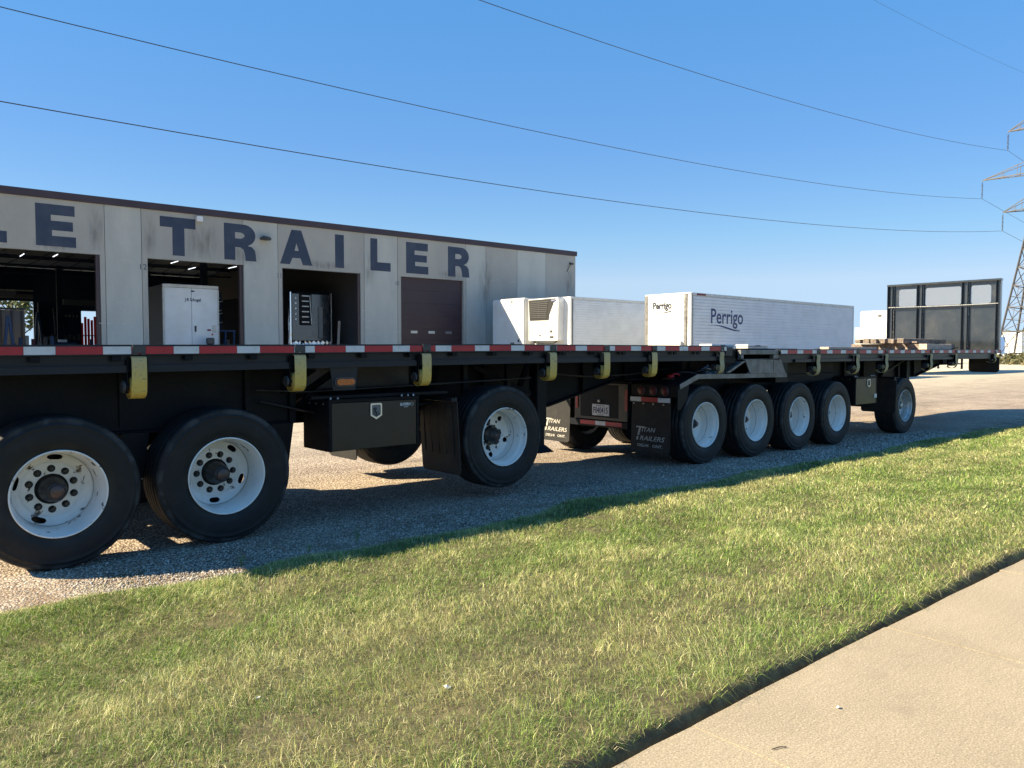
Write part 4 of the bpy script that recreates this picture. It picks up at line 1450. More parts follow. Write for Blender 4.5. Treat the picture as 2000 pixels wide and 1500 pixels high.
# wiring loop and nose
MB().tube([(2.95, 6.02, 1.345), (3.05, 6.02, 1.325), (3.12, 6.02, 1.318), (3.2, 6.015, 1.32)], 0.004, 6).build('cable', 'hose', rearT)
nb = MB().box(9.142, 9.32, 5.95, 8.47, 1.40, 1.53, 0.01)
nb.build('nose_beam', 'rail', rearT)
MB().prism([(9.18, 1.32), (9.50, 1.30), (9.50, 1.50), (9.325, 1.50), (9.325, 1.395), (9.18, 1.395)], 6.02, 6.30).build('nose_block', 'frame', rearT)
MB().box(7.9, 9.3, 6.6, 7.8, 1.085, 1.11).build('kingpin_plate', 'frame', rearT)
for k in range(6):
    MB().box(1.62 + 0.25 * k, 1.64 + 0.25 * k, 6.36, 6.38, 0.9, 1.33).build('rib', 'frame', rearT) if k in (0, 4) else None

# ================================================================== LEAD FLATBED TRAILER
LZ = -0.09
leadT = empty('flatbed_trailer', (14.4, 7.2, LZ), label='black flatbed trailer ahead, carrying timber and a tall black headboard', cat='flatbed trailer', group='black flatbed trailers of the truck train')
TOP2 = 1.503
ID = lambda p: p
for i in range(14):
    y = 5.985 + i * (8.435 - 5.985) / 14
    MB().box(10.55, 20.5, y + 0.002, y + (8.435 - 5.985) / 14 - 0.002, TOP2 - 0.045, TOP2 - 0.004).build('deck_board', 'deck', leadT)
for (ya, yb) in ((YN, 5.983), (8.437, YF)):
    MB().box(10.55, 20.5, ya, yb, TOP2 - 0.08, TOP2, 0.003).build('side_rail', 'rail', leadT)
tapes(leadT, 10.555, 20.45, YN - 0.001, TOP2, ID, True)
for (yo, s_) in ((5.955, 1), (8.465, -1)):
    t = MB()
    t.box(10.6, 20.4, min(yo + 0.03 * s_, yo + 0.045 * s_), max(yo + 0.03 * s_, yo + 0.045 * s_), 1.30, TOP2 - 0.081)
    cuts = [11.05, 11.60, 11.78, 12.97, 13.16, 14.13, 14.31, 16.2, 16.38, 17.55, 17.73, 18.95]
    for k in range(0, len(cuts), 2):
        t.box(cuts[k], cuts[k + 1], min(yo, yo + 0.03 * s_), max(yo, yo + 0.03 * s_), 1.30, 1.35, 0.004)
    t.build('winch_track', 'rail', leadT)
first = None
for k in range(24):
    x = 10.75 + k * 0.41
    if first is None:
        first = MB().box(x - 0.03, x + 0.03, 6.02, 8.4, 1.37, 1.455).build('crossmember', 'frame', leadT)
    else:
        q = first.copy()
        COL.objects.link(q)
        q.parent = leadT
        q.location.x += 0.41 * k
beam(leadT, (6.82, 7.6), [(8.15, 1.02), (10.3, 1.02), (10.9, 1.368), (20.45, 1.368)], [(8.15, 0.80), (10.3, 0.80), (10.9, 0.90), (17.75, 0.91), (19.1, 1.15), (20.45, 1.15)])
for y in (6.40, 8.02):
    sf = MB()
    sf.box(8.3, 13.15, y - 0.02, y + 0.02, 0.86, 1.10, 0.006)
    sf.box(10.85, 13.15, y - 0.02, y + 0.02, 1.0995, 1.30, 0.006)
    sf.build('suspension_frame', 'frame', leadT)
wx = (8.72, 9.97, 11.22, 12.47, 15.22)
for i, x in enumerate(wx):
    MB().tube([(x, 6.3, 0.5285 + gzf(x)), (x, 8.1, 0.5285 + gzf(x))], 0.065, 12).build('axle', 'frame', leadT)
    kind = ('C', 'C1', 'C', 'C1', 'alu')[i]
    wheel(kind, leadT, x, 5.955, 0.5285 + gzf(x), False, (0, 0.4, 2.9, 0, 0)[i])
    wheel('C' if i < 4 else 'alu', leadT, x, 8.465, 0.5285 + gzf(x), True, (0.5, 1.4, 2.9, 0.8, 0)[i])
    if i < 4:
        for y in (6.36, 8.06):
            MB().prism([(x + 0.52, 0.87), (x + 0.72, 0.87), (x + 0.66, 0.5), (x + 0.58, 0.5)], y - 0.05, y + 0.05).build('spring_hanger', 'frame', leadT)
toolbox(leadT, 13.2, 14.04, 6.0, 6.49, 0.54, 1.02, 13.70)
MB().box(13.93, 14.03, 5.9975, 6.0, 0.64, 0.71).build('toolbox_sticker', 'white_tape', leadT)
mudflap(leadT, 14.7, 5.93, 6.57, 0.33, 0.97, text=False, curl=-0.02)
mudflap(leadT, 14.7, 7.85, 8.49, 0.30, 0.97, text=False)
MB().box(14.67, 14.70, 5.92, 6.6, 0.97, 1.0, 0.004).build('flap_bar', 'frame', leadT)
MB().box(14.667, 14.6695, 5.93, 5.955, 0.93, 0.995).build('flap_bar_tab', 'steel', leadT)
for y in (6.33, 8.05):
    b = MB().box(16.0, 16.14, y - 0.07, y + 0.07, 0.6, 1.36, 0.008)
    b.box(16.02, 16.12, y - 0.055, y + 0.055, 0.38, 0.62, 0.005)
    lg = b.build('landing_leg', 'frame', leadT)
    MB().box(15.96, 16.18, y - 0.11, y + 0.11, 0.33, 0.38, 0.01).build('foot', 'frame', lg)
MB().bar((15.95, 6.3, 1.3), (14.95, 6.3, 1.03), 0.04, 0.04).build('leg_brace', 'frame', leadT)
MB().bar((16.1, 6.33, 0.9), (17.0, 6.75, 1.25), 0.04, 0.04).build('leg_brace', 'frame', leadT)
for i, x in enumerate((11.69, 13.07, 14.22, 16.29, 17.64, 20.09)):
    strap(leadT, x, YN, TOP2 - 0.085, True, 0.72 if i == 5 else (1.1 if i < 4 else 1.0))
# front apron plate
ap = []
for (cy, cz, a0) in ((6.57 - 0.07, 1.03, 270), (5.96 + 0.07, 1.03, 180)):
    pass
rc = 0.08
ol = [(6.59, 1.33), (5.94, 1.33)]
ol += [(5.94 + rc + rc * math.cos(R(180 + 18 * k)), 0.97 + rc + rc * math.sin(R(180 + 18 * k))) for k in range(6)]
ol += [(6.59 - rc + rc * math.cos(R(270 + 18 * k)), 0.97 + rc + rc * math.sin(R(270 + 18 * k))) for k in range(6)]
MB().prism(ol, 20.46, 20.475, 'YZ').build('front_flap', 'rubber', leadT)
# rear end: centre box, bumper, lamps, flaps, plate
XR = 8.1
MB().box(XR, XR + 0.35, 6.80, 7.80, 0.50, 1.03, 0.006).build('rear_cabinet', 'brown_box', leadT)
MB().box(XR - 0.004, XR + 0.02, 6.96, 7.68, 0.54, 1.0, 0.004).build('cabinet_panel', 'frame', leadT)
bm_ = MB().box(XR - 0.02, XR + 0.08, 6.78, 7.88, 0.405, 0.498, 0.006)
bm_.build('bumper', 'frame', leadT)
for (a, b, c) in ((7.66, 7.37, 'red'), (7.37, 7.18, 'white_tape'), (7.18, 6.88, 'red')):
    MB().box(XR - 0.0225, XR - 0.020, b + 0.001, a - 0.001, 0.43, 0.487).build('red_tape' if c == 'red' else 'white_tape', c, leadT)
for y in (6.815, 7.745):
    MB().box(XR - 0.014, XR - 0.002, y - 0.024, y + 0.024, 0.655, 0.945, 0.003).build('marker_bar', 'redbar', leadT)
pl = MB().box(XR - 0.014, XR - 0.006, 7.12, 7.44, 0.565, 0.725, 0.003).build('licence_plate', 'plate', leadT)
t = MB()
text_on(t, 'F040415', (XR - 0.0145, 7.42, 0.598), (0, -1, 0), (0, 0, 1), (-1, 0, 0), 0.125, fit_w=0.275, offset=0.002)
t.box(XR - 0.016, XR - 0.0145, 7.20, 7.36, 0.700, 0.708)
t.box(XR - 0.016, XR - 0.0145, 7.22, 7.34, 0.574, 0.580)
t.build('plate_lettering', 'navy', pl)
MB().lathe([(0.022, -0.02), (0.02, -0.03), (0, -0.032)], 12, (XR, 7.30, 0.775), axis='X').build('plate_lamp', 'steel', leadT)
for (ya, yb, far) in ((5.985, 6.735, False), (7.83, 8.45, True)):
    lb = MB().box(XR, XR + 0.06, ya, yb, 0.875, 1.035, 0.006).build('lamp_box', 'frame', leadT)
    ly = (6.56, 6.36, 6.17) if not far else (8.25, 8.08, 7.93)
    for y in ly:
        MB().lathe([(0.066, 0.0), (0.066, -0.008), (0.060, -0.012), (0.056, -0.010), (0.056, -0.006)], 28, (XR, y, 0.952), axis='X').build('lamp_gasket', 'darkgrey', lb)
        MB().lathe([(0.055, -0.006), (0.050, -0.013), (0.03, -0.018), (0, -0.019)], 24, (XR, y, 0.952), axis='X').build('tail_lamp', 'redlens', lb)
    fb = MB().box(XR - 0.012, XR + 0.0, ya + 0.09 if not far else ya + 0.06, yb + 0.005, 0.795, 0.868, 0.003).build('flap_bar', 'rail', leadT)
    y1, y0 = (yb + 0.005, ya + 0.09) if not far else (yb, ya + 0.06)
    for k, c in enumerate(('white_tape', 'red', 'white_tape')):
        fr = [0, 0.28, 0.70, 1.0]
        MB().box(XR - 0.0145, XR - 0.012, y1 - (y1 - y0) * fr[k + 1] + 0.001, y1 - (y1 - y0) * fr[k] - 0.001, 0.803, 0.862).build('red_tape' if c == 'red' else 'white_tape', c, fb)
    for k in range(4):
        MB().lathe([(0.011, 0), (0.011, -0.012), (0, -0.014)], 8, (XR - 0.002, y1 - 0.06 - k * 0.165, 0.775), axis='X', smooth=False).build('bolt', 'steel', fb)
mudflap(leadT, XR, 6.08, 6.72, 0.135, 0.80, curl=-0.02)
mudflap(leadT, XR, 7.88, 8.49, 0.13, 0.80, curl=-0.03, label='mud flap with white lettering lit by the sun')
# fender deck over the rear axles with a turned-down tail
for (ya, yb) in ((5.95, 6.70), (7.72, 8.47)):
    f = MB()
    f.prism([(8.12, 1.045), (8.50, 1.165), (10.76, 1.135), (10.76, 1.128), (8.50, 1.158), (8.12, 1.038)], ya + 0.012, yb)
    f.build('fender_plate', 'frame', leadT)
    yy = ya if ya < 7 else yb - 0.012
    f = MB()
    f.prism([(8.12, 1.048), (8.50, 1.170), (10.78, 1.140), (10.79, 1.082), (8.52, 1.108), (8.13, 0.985)], yy, yy + 0.010)
    f.build('fender_edge', 'galv', leadT)
MB().box(8.13, 8.4, 6.75, 7.7, 1.034, 1.05).build('rear_cover', 'frame', leadT)
MB().prism([(8.10, 1.036), (8.34, 1.036), (8.30, 0.86), (8.16, 0.72), (8.10, 0.72)], 5.965, 5.98).build('side_gusset', 'frame', leadT)
# bright trapezoid guard and approach ramps for the fifth wheel
f = MB().prism([(9.66, 1.355), (10.64, 1.345), (10.78, 1.142), (9.80, 1.155)], 5.965, 5.985)
f.box(10.42, 10.45, 5.960, 5.9645, 1.15, 1.34)
f.build('guard_plate', 'galv', leadT)
f = MB()
f.add([(9.20, 5.97, 1.178), (9.62, 5.97, 1.335), (9.70, 5.97, 1.335), (9.30, 5.97, 1.178), (9.20, 6.45, 1.178), (9.62, 6.45, 1.335), (9.70, 6.45, 1.335), (9.30, 6.45, 1.178)],
      [(0, 1, 2, 3), (7, 6, 5, 4), (0, 4, 5, 1), (3, 2, 6, 7), (1, 5, 6, 2), (0, 3, 7, 4)])
f.build('ramp_plate', 'galv', leadT)
f = MB().box(9.65, 10.62, 6.0, 8.4, 1.352, 1.362)
f.build('guard_top', 'galv', leadT)
f = MB().box(9.53, 10.545, 5.95, 6.01, 1.425, 1.492, 0.006)
f.box(9.53, 9.60, 5.952, 6.0, 1.37, 1.424, 0.003)
f.box(10.40, 10.54, 5.952, 6.02, 1.365, 1.424, 0.003)
f.build('transition_rail', 'galv', leadT)
MB().box(9.53, 11.2, 6.012, 8.4, 1.50, 1.512).build('transition_plate', 'frame', leadT)
MB().box(10.55, 10.9, 6.0, 8.4, 1.0, 1.36, 0.005).build('bulkhead', 'frame', leadT)
MB().lathe([(0.0, 0.0), (0.42, 0.0), (0.42, 0.05), (0, 0.05)], 32, (8.75, 7.2, 1.04), axis='Z').build('fifth_wheel', 'frame', leadT)
for k in range(3):
    MB().lathe([(0.008, 0), (0.008, 0.012), (0, 0.013)], 6, (9.75 + 0.33 * k, 5.975, 1.158), axis='Z').build('bolt', 'steel', leadT)
# headboard
hb = empty('headboard', (20.45, 7.21, 1.5), parent=leadT)
HX, HT, HB_ = 20.45, 3.165, 1.50
def hpart(b, n_, m_):
    return b.build(n_, m_, hb)
posts = [(8.49, 8.36), (7.78, 7.65), (6.76, 6.62), (6.03, 5.92)]
for (a, b) in posts:
    q = MB()
    q.box(HX - 0.09, HX + 0.01, b, b + 0.012, HB_, HT - 0.05, 0.002)
    q.box(HX - 0.09, HX + 0.01, a - 0.012, a, HB_, HT - 0.05, 0.002)
    q.box(HX - 0.004, HX + 0.01, b + 0.012, a - 0.012, HB_, HT - 0.05)
    hpart(q, 'post', 'gloss')
hpart(MB().box(HX - 0.10, HX + 0.05, 5.915, 8.495, HT - 0.05, HT, 0.008), 'top_rail', 'gloss')
for (a, b, w1, w2) in ((8.36, 7.78, 8.235, 7.80), (7.65, 6.76, 7.60, 6.79), (6.62, 6.03, 6.575, 6.15)):
    hpart(MB().box(HX + 0.012, HX + 0.018, b, a, HB_, 2.555), 'panel', 'gloss')
    zt, zb = HT - 0.13, 2.60
    rr = 0.05
    win = [(w2 + rr + rr * math.cos(R(t_)), zb + rr + rr * math.sin(R(t_))) for t_ in range(180, 271, 18)] + \
          [(w1 - rr + rr * math.cos(R(t_)), zb + rr + rr * math.sin(R(t_))) for t_ in range(270, 361, 18)] + \
          [(w1 - rr + rr * math.cos(R(t_)), zt - rr + rr * math.sin(R(t_))) for t_ in range(0, 91, 18)] + \
          [(w2 + rr + rr * math.cos(R(t_)), zt - rr + rr * math.sin(R(t_))) for t_ in range(90, 181, 18)]
    q = MB()
    holed(q, [(b, 2.556), (a, 2.556), (a, HT - 0.05), (b, HT - 0.05)], [win], HX + 0.012, HX + 0.020, lambda u, v_, t_: (t_, u, v_))
    hpart(q, 'window_panel', 'gloss')
    q = MB()
    nY = int((w1 - w2) / 0.016)
    for k in range(1, nY):
        y = w2 + (w1 - w2) * k / nY
        q.box(HX + 0.013, HX + 0.0165, y - 0.0026, y + 0.0026, zb, zt)
    nZ = int((zt - zb) / 0.016)
    for k in range(1, nZ):
        z = zb + (zt - zb) * k / nZ
        q.box(HX + 0.0168, HX + 0.019, w2, w1, z - 0.0026, z + 0.0026)
    o_ = hpart(q, 'wire_mesh', 'mesh')
    o_['kind'] = 'stuff'
hpart(MB().box(HX - 0.06, HX + 0.012, 6.035, 8.355, 2.535, 2.57, 0.004), 'mid_rail', 'gloss')
ch = MB()
k = 0
y = 5.97
while y < 8.46:
    z = 2.585 - 0.010 * math.sin((y - 5.97) / 2.49 * math.pi)
    M4 = Matrix.Translation((HX - 0.098, y, z)) @ Matrix.Rotation(R(90 if k % 2 else 0), 4, 'Y')
    ch.box(-0.009, 0.009, -0.014, 0.014, -0.004, 0.004, 0.003, 0, M4)
    y += 0.021
    k += 1
c_ = ch.build('chain', 'alu', hb)

# ================================================================== LOOSE THINGS ON THE TRAILERS
DK = TOP2 + LZ + 0.0
DK = TOP2
for (x0, x1, y0, y1, h, rz, lab) in ((12.65, 14.5, 6.22, 6.38, 0.042, 0.02, 'pale flat board lying along the deck left of the timber stack'),
                                     (13.6, 15.3, 6.60, 6.74, 0.045, 0.0, 'pale sawn board lying behind the front board on the deck'),
                                     (16.83, 18.2, 6.20, 6.36, 0.115, 0.0, 'short thick pale beam on the deck in front of the headboard')):
    MB().box(x0, x1, y0, y1, DK + 0.001, DK + h, 0.004).build('timber', 'palewood', None, lab, None, 'timber', 'pale timbers on the deck')
for (x, lab) in ((17.35, 'dark bearer under the rear end of the timber stack'), (18.7, 'dark bearer under the front end of the timber stack')):
    MB().box(x - 0.12, x + 0.12, 6.35, 7.95, DK + 0.001, DK + 0.125, 0.006).build('bearer', 'wood', None, lab, None, 'timber bearer', 'bearers under the timber stack')
ty = [7.70, 7.53, 7.33, 7.19, 6.99, 6.77]
names = ['leftmost square timber of the weathered stack, seen end on', 'second timber from the left in the weathered stack', 'third timber from the left in the weathered stack',
         'fourth timber from the left in the weathered stack', 'fifth timber of the weathered stack, tilted beside the gap', 'rightmost timber of the weathered stack, nearest the road']
for i, y in enumerate(ty):
    s = 0.055 + 0.006 * (i % 2)
    M4 = Matrix.Translation((16.98 + 0.06 * math.sin(i * 2.3), y, DK + 0.127 + s)) @ Matrix.Rotation(R(6 if i == 4 else (4 * (i % 2))), 4, 'X') @ Matrix.Rotation(R(0.8 * math.sin(i)), 4, 'Z')
    MB().box(0, 2.5 - 0.1 * (i % 3), -s * 1.1, s * 1.1, -s * 0.85, s * 0.85, 0.006, 0, M4).build('timber', 'wood', None, names[i], None, 'timber', 'weathered timbers stacked on the lead trailer')
MB().bar((17.2, 6.6, DK + 0.16), (18.9, 6.35, DK + 0.04), 0.12, 0.03).build('plank', 'wood', None, 'thin plank leaning off the timber stack towards the headboard', None, 'plank')

for (x0, lab) in ((10.22, 'white flat plastic case on the deck joint, nearer the camera'), (11.25, 'white flat plastic case on the deck, farther along')):
    c = empty('plastic_case', (x0 + 0.35, 7.0, 1.513), label=lab, cat='case', group='white cases on the trailer deck')
    MB().box(x0, x0 + 0.62, 6.9, 7.12, 1.513, 1.55, 0.006).build('base', 'offwhite', c)
    MB().box(x0 - 0.008, x0 + 0.628, 6.892, 7.128, 1.552, 1.585, 0.007).build('lid', 'white', c)
    MB().box(x0 + 0.22, x0 + 0.36, 6.884, 6.8915, 1.553, 1.575, 0.002).build('handle', 'midgrey', c)

# tangle of hoses and a rag on the fender deck
rs = random.Random(4)
def squiggle(c, n, r0, zr, rad, name, mt, label, cat):
    pts = []
    for k in range(n):
        a = k * 0.9
        pts.append((c[0] + r0[0] * math.cos(a) * rs.uniform(0.4, 1), c[1] + r0[1] * math.sin(a) * rs.uniform(0.4, 1), c[2] + rad + abs(math.sin(k * 0.7)) * zr * rs.uniform(0.3, 1)))
    out = []
    for i in range(len(pts) - 1):
        p0, p1 = Vector(pts[i]), Vector(pts[i + 1])
        q0, q1 = Vector(pts[max(i - 1, 0)]), Vector(pts[min(i + 2, len(pts) - 1)])
        for t in range(5):
            u = t / 5
            out.append(0.5 * ((2 * p0) + (p1 - q0) * u + (2 * q0 - 5 * p0 + 4 * p1 - q1) * u * u + (3 * p0 - q0 - 3 * p1 + q1) * u ** 3))
    return MB().tube(out, rad, 7).build(name, mt, None, label, None, cat)
squiggle((8.98, 6.20, 1.135), 26, (0.28, 0.16), 0.10, 0.012, 'air_hose', 'hose', 'tangled black air hose lying on the fender deck behind the ramp', 'hose')
squiggle((8.7, 6.25, 1.14), 14, (0.26, 0.14), 0.05, 0.008, 'cable', 'darkgrey', 'thin dark cable coiled on the fender deck under the nose', 'cable')
squiggle((9.05, 6.08, 1.15), 20, (0.26, 0.07), 0.12, 0.010, 'torn_sheath', 'torn', 'torn pale grey sheathing tangled on the fender deck beside the ramp', 'sheathing')
v_, f_ = [], []
for i in range(12):
    for j in range(10):
        u, w_ = i / 11, j / 9
        v_.append((8.83 + 0.24 * u + 0.02 * math.sin(7 * w_), 6.02 + 0.16 * w_ + 0.02 * math.sin(9 * u), 1.128 + 0.105 * math.exp(-((u - 0.5) / 0.32) ** 2 - ((w_ - 0.45) / 0.4) ** 2) * (1 + 0.5 * math.sin(13 * u + 5 * w_)) + 0.006 * math.sin(21 * u * w_)))
for i in range(11):
    for j in range(9):
        a = i * 10 + j
        f_.append((a, a + 10, a + 11, a + 1))
MB().add(v_, f_, True).build('rag', 'bluecloth', None, 'crumpled dark blue rag among the hoses on the fender deck', None, 'rag')
gh = empty('hose_coupling', (8.28, 6.3, 1.07), label='red hose coupling resting near the back of the fender deck', cat='coupling')
MB().lathe([(0.0, 0), (0.045, 0), (0.045, 0.03), (0.03, 0.045), (0, 0.045)], 16, (8.33, 6.25, 1.12), axis='Z').build('disc', 'gladred', gh)
MB().tube([(8.33, 6.25, 1.15), (8.36, 6.22, 1.175), (8.41, 6.2, 1.17), (8.45, 6.2, 1.15)], 0.014, 8).build('neck', 'gladred', gh)
MB().box(8.27, 8.5, 6.18, 6.34, 1.095, 1.12, 0.004).build('base', 'hose', gh)

# ================================================================== WORKSHOP BUILDING
FA = R(-1.6)
FO = Vector((4.6, 34.0, 0))
def FW(x, y, z):
    return (FO.x + x * math.cos(FA) - y * math.sin(FA), FO.y + x * math.sin(FA) + y * math.cos(FA), z)
bld = empty('workshop_building', FO, FA, label='long grey concrete workshop with open bay doors and navy letters TRAILER', cat='building')
def bp_(b, name, mt, parent=None, **kw):
    return b.build(name, mt, parent or bld, local=True, **kw)
FT = 0.22
ZD, ZT = 5.3, 7.30
def upanel(x0, x1, holes_=None, mt='concrete'):
    """precast panel; holes_ = opening (a, b) reaching the ground"""
    if holes_ is None:
        poly = [(x0, 0), (x1, 0), (x1, ZT), (x0, ZT)]
    else:
        a, b = holes_
        poly = [(x0, ZT), (x1, ZT)]
        poly += ([(x1, 0), (b, 0), (b, ZD)] if b < x1 else [(x1, ZD)])
        poly += ([(a, ZD), (a, 0), (x0, 0)] if a > x0 else [(x0, ZD)])
    m_ = MB().prism(poly, 0, FT)
    return bp_(m_, 'wall_panel', mt)
upanel(-8.0, -5.2)
upanel(-5.18, -1.32, (-5.0, -1.5)) if False else upanel(-5.18, -2.3)
upanel(-2.28, -0.92, None, 'concrete2')
upanel(-0.90, 3.625, (-0.55, 3.45))
upanel(3.645, 4.987, None, 'concrete2')
upanel(5.007, 9.215, (5.215, 9.216))
upanel(9.23, 10.80, None, 'concrete2')
upanel(10.82, 15.246, (11.0, 15.04))
upanel(15.266, 17.154, None, 'concrete2')
upanel(17.174, 21.50, (17.363, 21.332))
upanel(21.52, 22.885, None, 'concrete2')
upanel(22.905, 25.17)
upanel(25.19, 27.41, None, 'concrete2')
upanel(27.43, 29.89)
# backing liner so joints stay dark, with the bays left open
for (a, b) in ((-8, -0.56), (3.46, 5.205), (9.23, 10.99), (15.05, 17.353), (21.342, 29.8)):
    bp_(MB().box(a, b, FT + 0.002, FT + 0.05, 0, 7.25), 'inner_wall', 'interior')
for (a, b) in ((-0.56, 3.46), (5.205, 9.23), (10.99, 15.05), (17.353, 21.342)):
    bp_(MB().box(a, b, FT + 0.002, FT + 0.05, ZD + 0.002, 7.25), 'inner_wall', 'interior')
bp_(MB().box(-8.1, 29.98, -0.07, 0.25, ZT + 0.002, 7.585, 0.01), 'roof_fascia', 'fascia')
bp_(MB().box(-8.05, 29.93, 0.26, 26, 7.40, 7.56), 'roof', 'midgrey')
bp_(MB().box(29.68, 29.89, FT + 0.06, 26, 0, 7.39), 'side_wall', 'concrete')
bp_(MB().box(29.90, 29.98, 0.26, 26, 7.32, 7.585), 'roof_fascia', 'fascia')
bp_(MB().box(-8.2, 29.6, 0.02, 26, -0.02, 0.03), 'workshop_floor', 'shopfloor')
bp_(MB().box(-8.1, 29.6, 0.3, 25.9, 6.95, 7.0), 'ceiling', 'interior')
bp_(MB().box(-8.2, -8.02, 0.0, 26, 0, 7.39), 'side_wall', 'concrete')
bp_(MB().box(15.35, 15.55, 0.3, 25.5, 0, 6.94), 'partition_wall', 'bayfloor')
# rear wall with open doors
for (a, b, z0, z1) in ((-8, -1.5, 0, 6.9), (2.48, 2.72, 0, 6.9), (4.63, 6.6, 0, 6.9), (8.9, 11.8, 0, 6.9), (15.56, 29.6, 0, 6.9),
                       (-1.5, 2.48, 4.70, 6.9), (2.72, 4.63, 4.72, 6.9), (6.6, 8.9, 4.23, 6.9), (11.8, 15.34, 4.6, 6.9)):
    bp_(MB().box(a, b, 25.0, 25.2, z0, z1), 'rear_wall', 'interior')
# roof trusses
for k in range(5):
    y = 3.5 + 5 * k
    tr = MB().box(-8, 15.3, y, y + 0.1, 6.4, 6.5)
    tr.box(-8, 15.3, y, y + 0.1, 6.82, 6.92)
    for j in range(22):
        tr.bar((-8 + j * 1.05, y + 0.05, 6.5), (-7.45 + j * 1.05, y + 0.05, 6.82), 0.04, 0.04)
    bp_(tr, 'truss', 'interior')
for (x, y) in ((5.2, 9), (10.3, 9), (4.7, 17), (9.5, 17), (0.2, 17), (10.4, 2.6)):
    bp_(MB().box(x, x + 0.3, y, y + 0.3, 0.03, 6.4), 'column', 'interior')
# fluorescent tubes
for (x, y) in ((1.2, 11.5), (2.2, 10.0), (3.5, 9.2), (5.8, 9.5), (8.2, 13.4), (8.9, 8.4), (10.6, 11),
               (12.2, 9.0)):
    f = MB().box(x - 0.02, x + 0.02, y, y + 1.25, 6.18, 6.21, 0.004)
    bp_(f, 'ceiling_lamp', 'lamp')
# rolled door above bay 13 rear, door rails
for (x0, x1) in ((2.75, 4.6), (-1.4, 2.4)):
    bp_(MB().box(x0, x1, 24.8, 24.98, 4.9, 5.15), 'door_panel', 'midgrey')
    bp_(MB().box(x0, x1, 24.6, 24.75, 5.35, 5.42), 'door_rail', 'steel')
bp_(MB().box(3.30, 3.448, 0.05, 0.24, 0.03, ZD - 0.01, 0.004), 'door_track', 'fascia')
bp_(MB().box(9.06, 9.20, 0.10, 0.28, 0.03, ZD - 0.01, 0.004), 'door_track', 'fascia')
bp_(MB().box(14.90, 15.038, 0.05, 0.24, 0.03, ZD - 0.01, 0.004), 'door_track', 'fascia')
bp_(MB().box(11.002, 11.06, 0.05, 0.24, 0.03, ZD - 0.01, 0.004), 'door_track', 'fascia')
# roll-up door of bay 10
dr = empty('bay_door', (19.35, 0.14, 0.03))
dr.parent = bld
WL[dr.name] = (0, 0, 0)
dr.location = (19.35, 0.14, 0.03)
n = 8
for k in range(n):
    z0, z1 = 0.0 + k * (ZD - 0.04) / n, (k + 1) * (ZD - 0.04) / n
    MB().box(-1.98, 1.975, 0.0, 0.05, z0 + 0.002, z1 - 0.002, 0.002).build('door_panel', 'door', dr, local=True)
for k, (x, c) in enumerate(((-1.12, 'glasswin'), (-0.02, 'glasswin'), (1.08, 'midgrey'))):
    wz = 2.43
    q = MB().prism([(x + px_, wz + pz_) for px_, pz_ in ((-0.24, -0.06), (-0.20, -0.10), (0.20, -0.10), (0.24, -0.06), (0.24, 0.06), (0.20, 0.10), (-0.20, 0.10), (-0.24, 0.06))], -0.006, 0.0)
    f = q.build('window', 'fascia', dr, local=True)
    MB().box(-0.20, 0.20, -0.004, 0.0, -0.065, 0.065, 0.002).build('pane', c, f, local=True).location = (0, -0.0055, 0)

# painted letters
H_, Zb = 1.60, 5.49
def letter(ch, x0, x1):
    w_ = x1 - x0
    def S_(pts): return [(x0 + u * w_, Zb + v * H_) for u, v in pts]
    holes_ = []
    if ch == 'L':
        s = 0.52 * min(1, 0.9 / w_) * 0.85
        o_ = [(0, 0), (1, 0), (1, 0.27), (s, 0.27), (s, 1), (0, 1)]
    elif ch == 'E':
        o_ = [(0, 0), (1, 0), (1, 0.25), (0.40, 0.25), (0.40, 0.385), (0.93, 0.385), (0.93, 0.61), (0.38, 0.61), (0.38, 0.75), (0.98, 0.75), (0.98, 1), (0, 1)]
    elif ch == 'T':
        o_ = [(0.34, 0), (0.68, 0), (0.68, 0.73), (1, 0.73), (1, 1), (0, 1), (0, 0.73), (0.34, 0.73)]
    elif ch == 'I':
        o_ = [(0, 0), (1, 0), (1, 1), (0, 1)]
    elif ch == 'A':
        o_ = [(0, 0), (0.30, 0), (0.38, 0.19), (0.63, 0.19), (0.70, 0), (1, 0), (0.66, 1), (0.36, 1)]
        holes_ = [S_([(0.445, 0.40), (0.575, 0.40), (0.51, 0.62)])]
    elif ch == 'R':
        bowl = [(0.60 + 0.38 * math.cos(R(a)), 0.70 + 0.30 * math.sin(R(a))) for a in range(80, -71, -15)]
        o_ = [(0, 0), (0.34, 0), (0.34, 0.36), (0.50, 0.36), (0.60, 0.30), (0.64, 0.16), (0.66, 0.0), (1.0, 0.0), (0.985, 0.16), (0.96, 0.30), (0.86, 0.39)] + list(reversed(bowl)) + [(0, 1)]
        holes_ = [S_([(0.34, 0.60), (0.34, 0.77), (0.52, 0.77), (0.60, 0.74), (0.64, 0.685), (0.60, 0.63), (0.52, 0.60)])]
    b = MB()
    holed(b, S_(o_), holes_, -0.004, -0.0005, lambda u, v_, t: (u, t, v_))
    bp_(b, 'painted_letter', 'letter')
for ch, a, b in (('L', -0.86, 0.345), ('E', 1.27, 2.62), ('T', 5.72, 7.16), ('R', 8.365, 9.80), ('A', 10.905, 12.50), ('I', 13.68, 14.15), ('L', 15.60, 16.76), ('E', 17.68, 19.05), ('R', 20.31, 21.74)):
    letter(ch, a, b)
for txt, x, sc in (('12', 4.86, 0.33), ('11', 10.73, 0.22), ('10', 17.0, 0.25)):
    t = MB()
    text_on(t, txt, (x, -0.0015, 4.82), (1, 0, 0), (0, 0, 1), (0, -1, 0), 0.32, fit_w=sc)
    bp_(t, 'bay_number', 'letter')
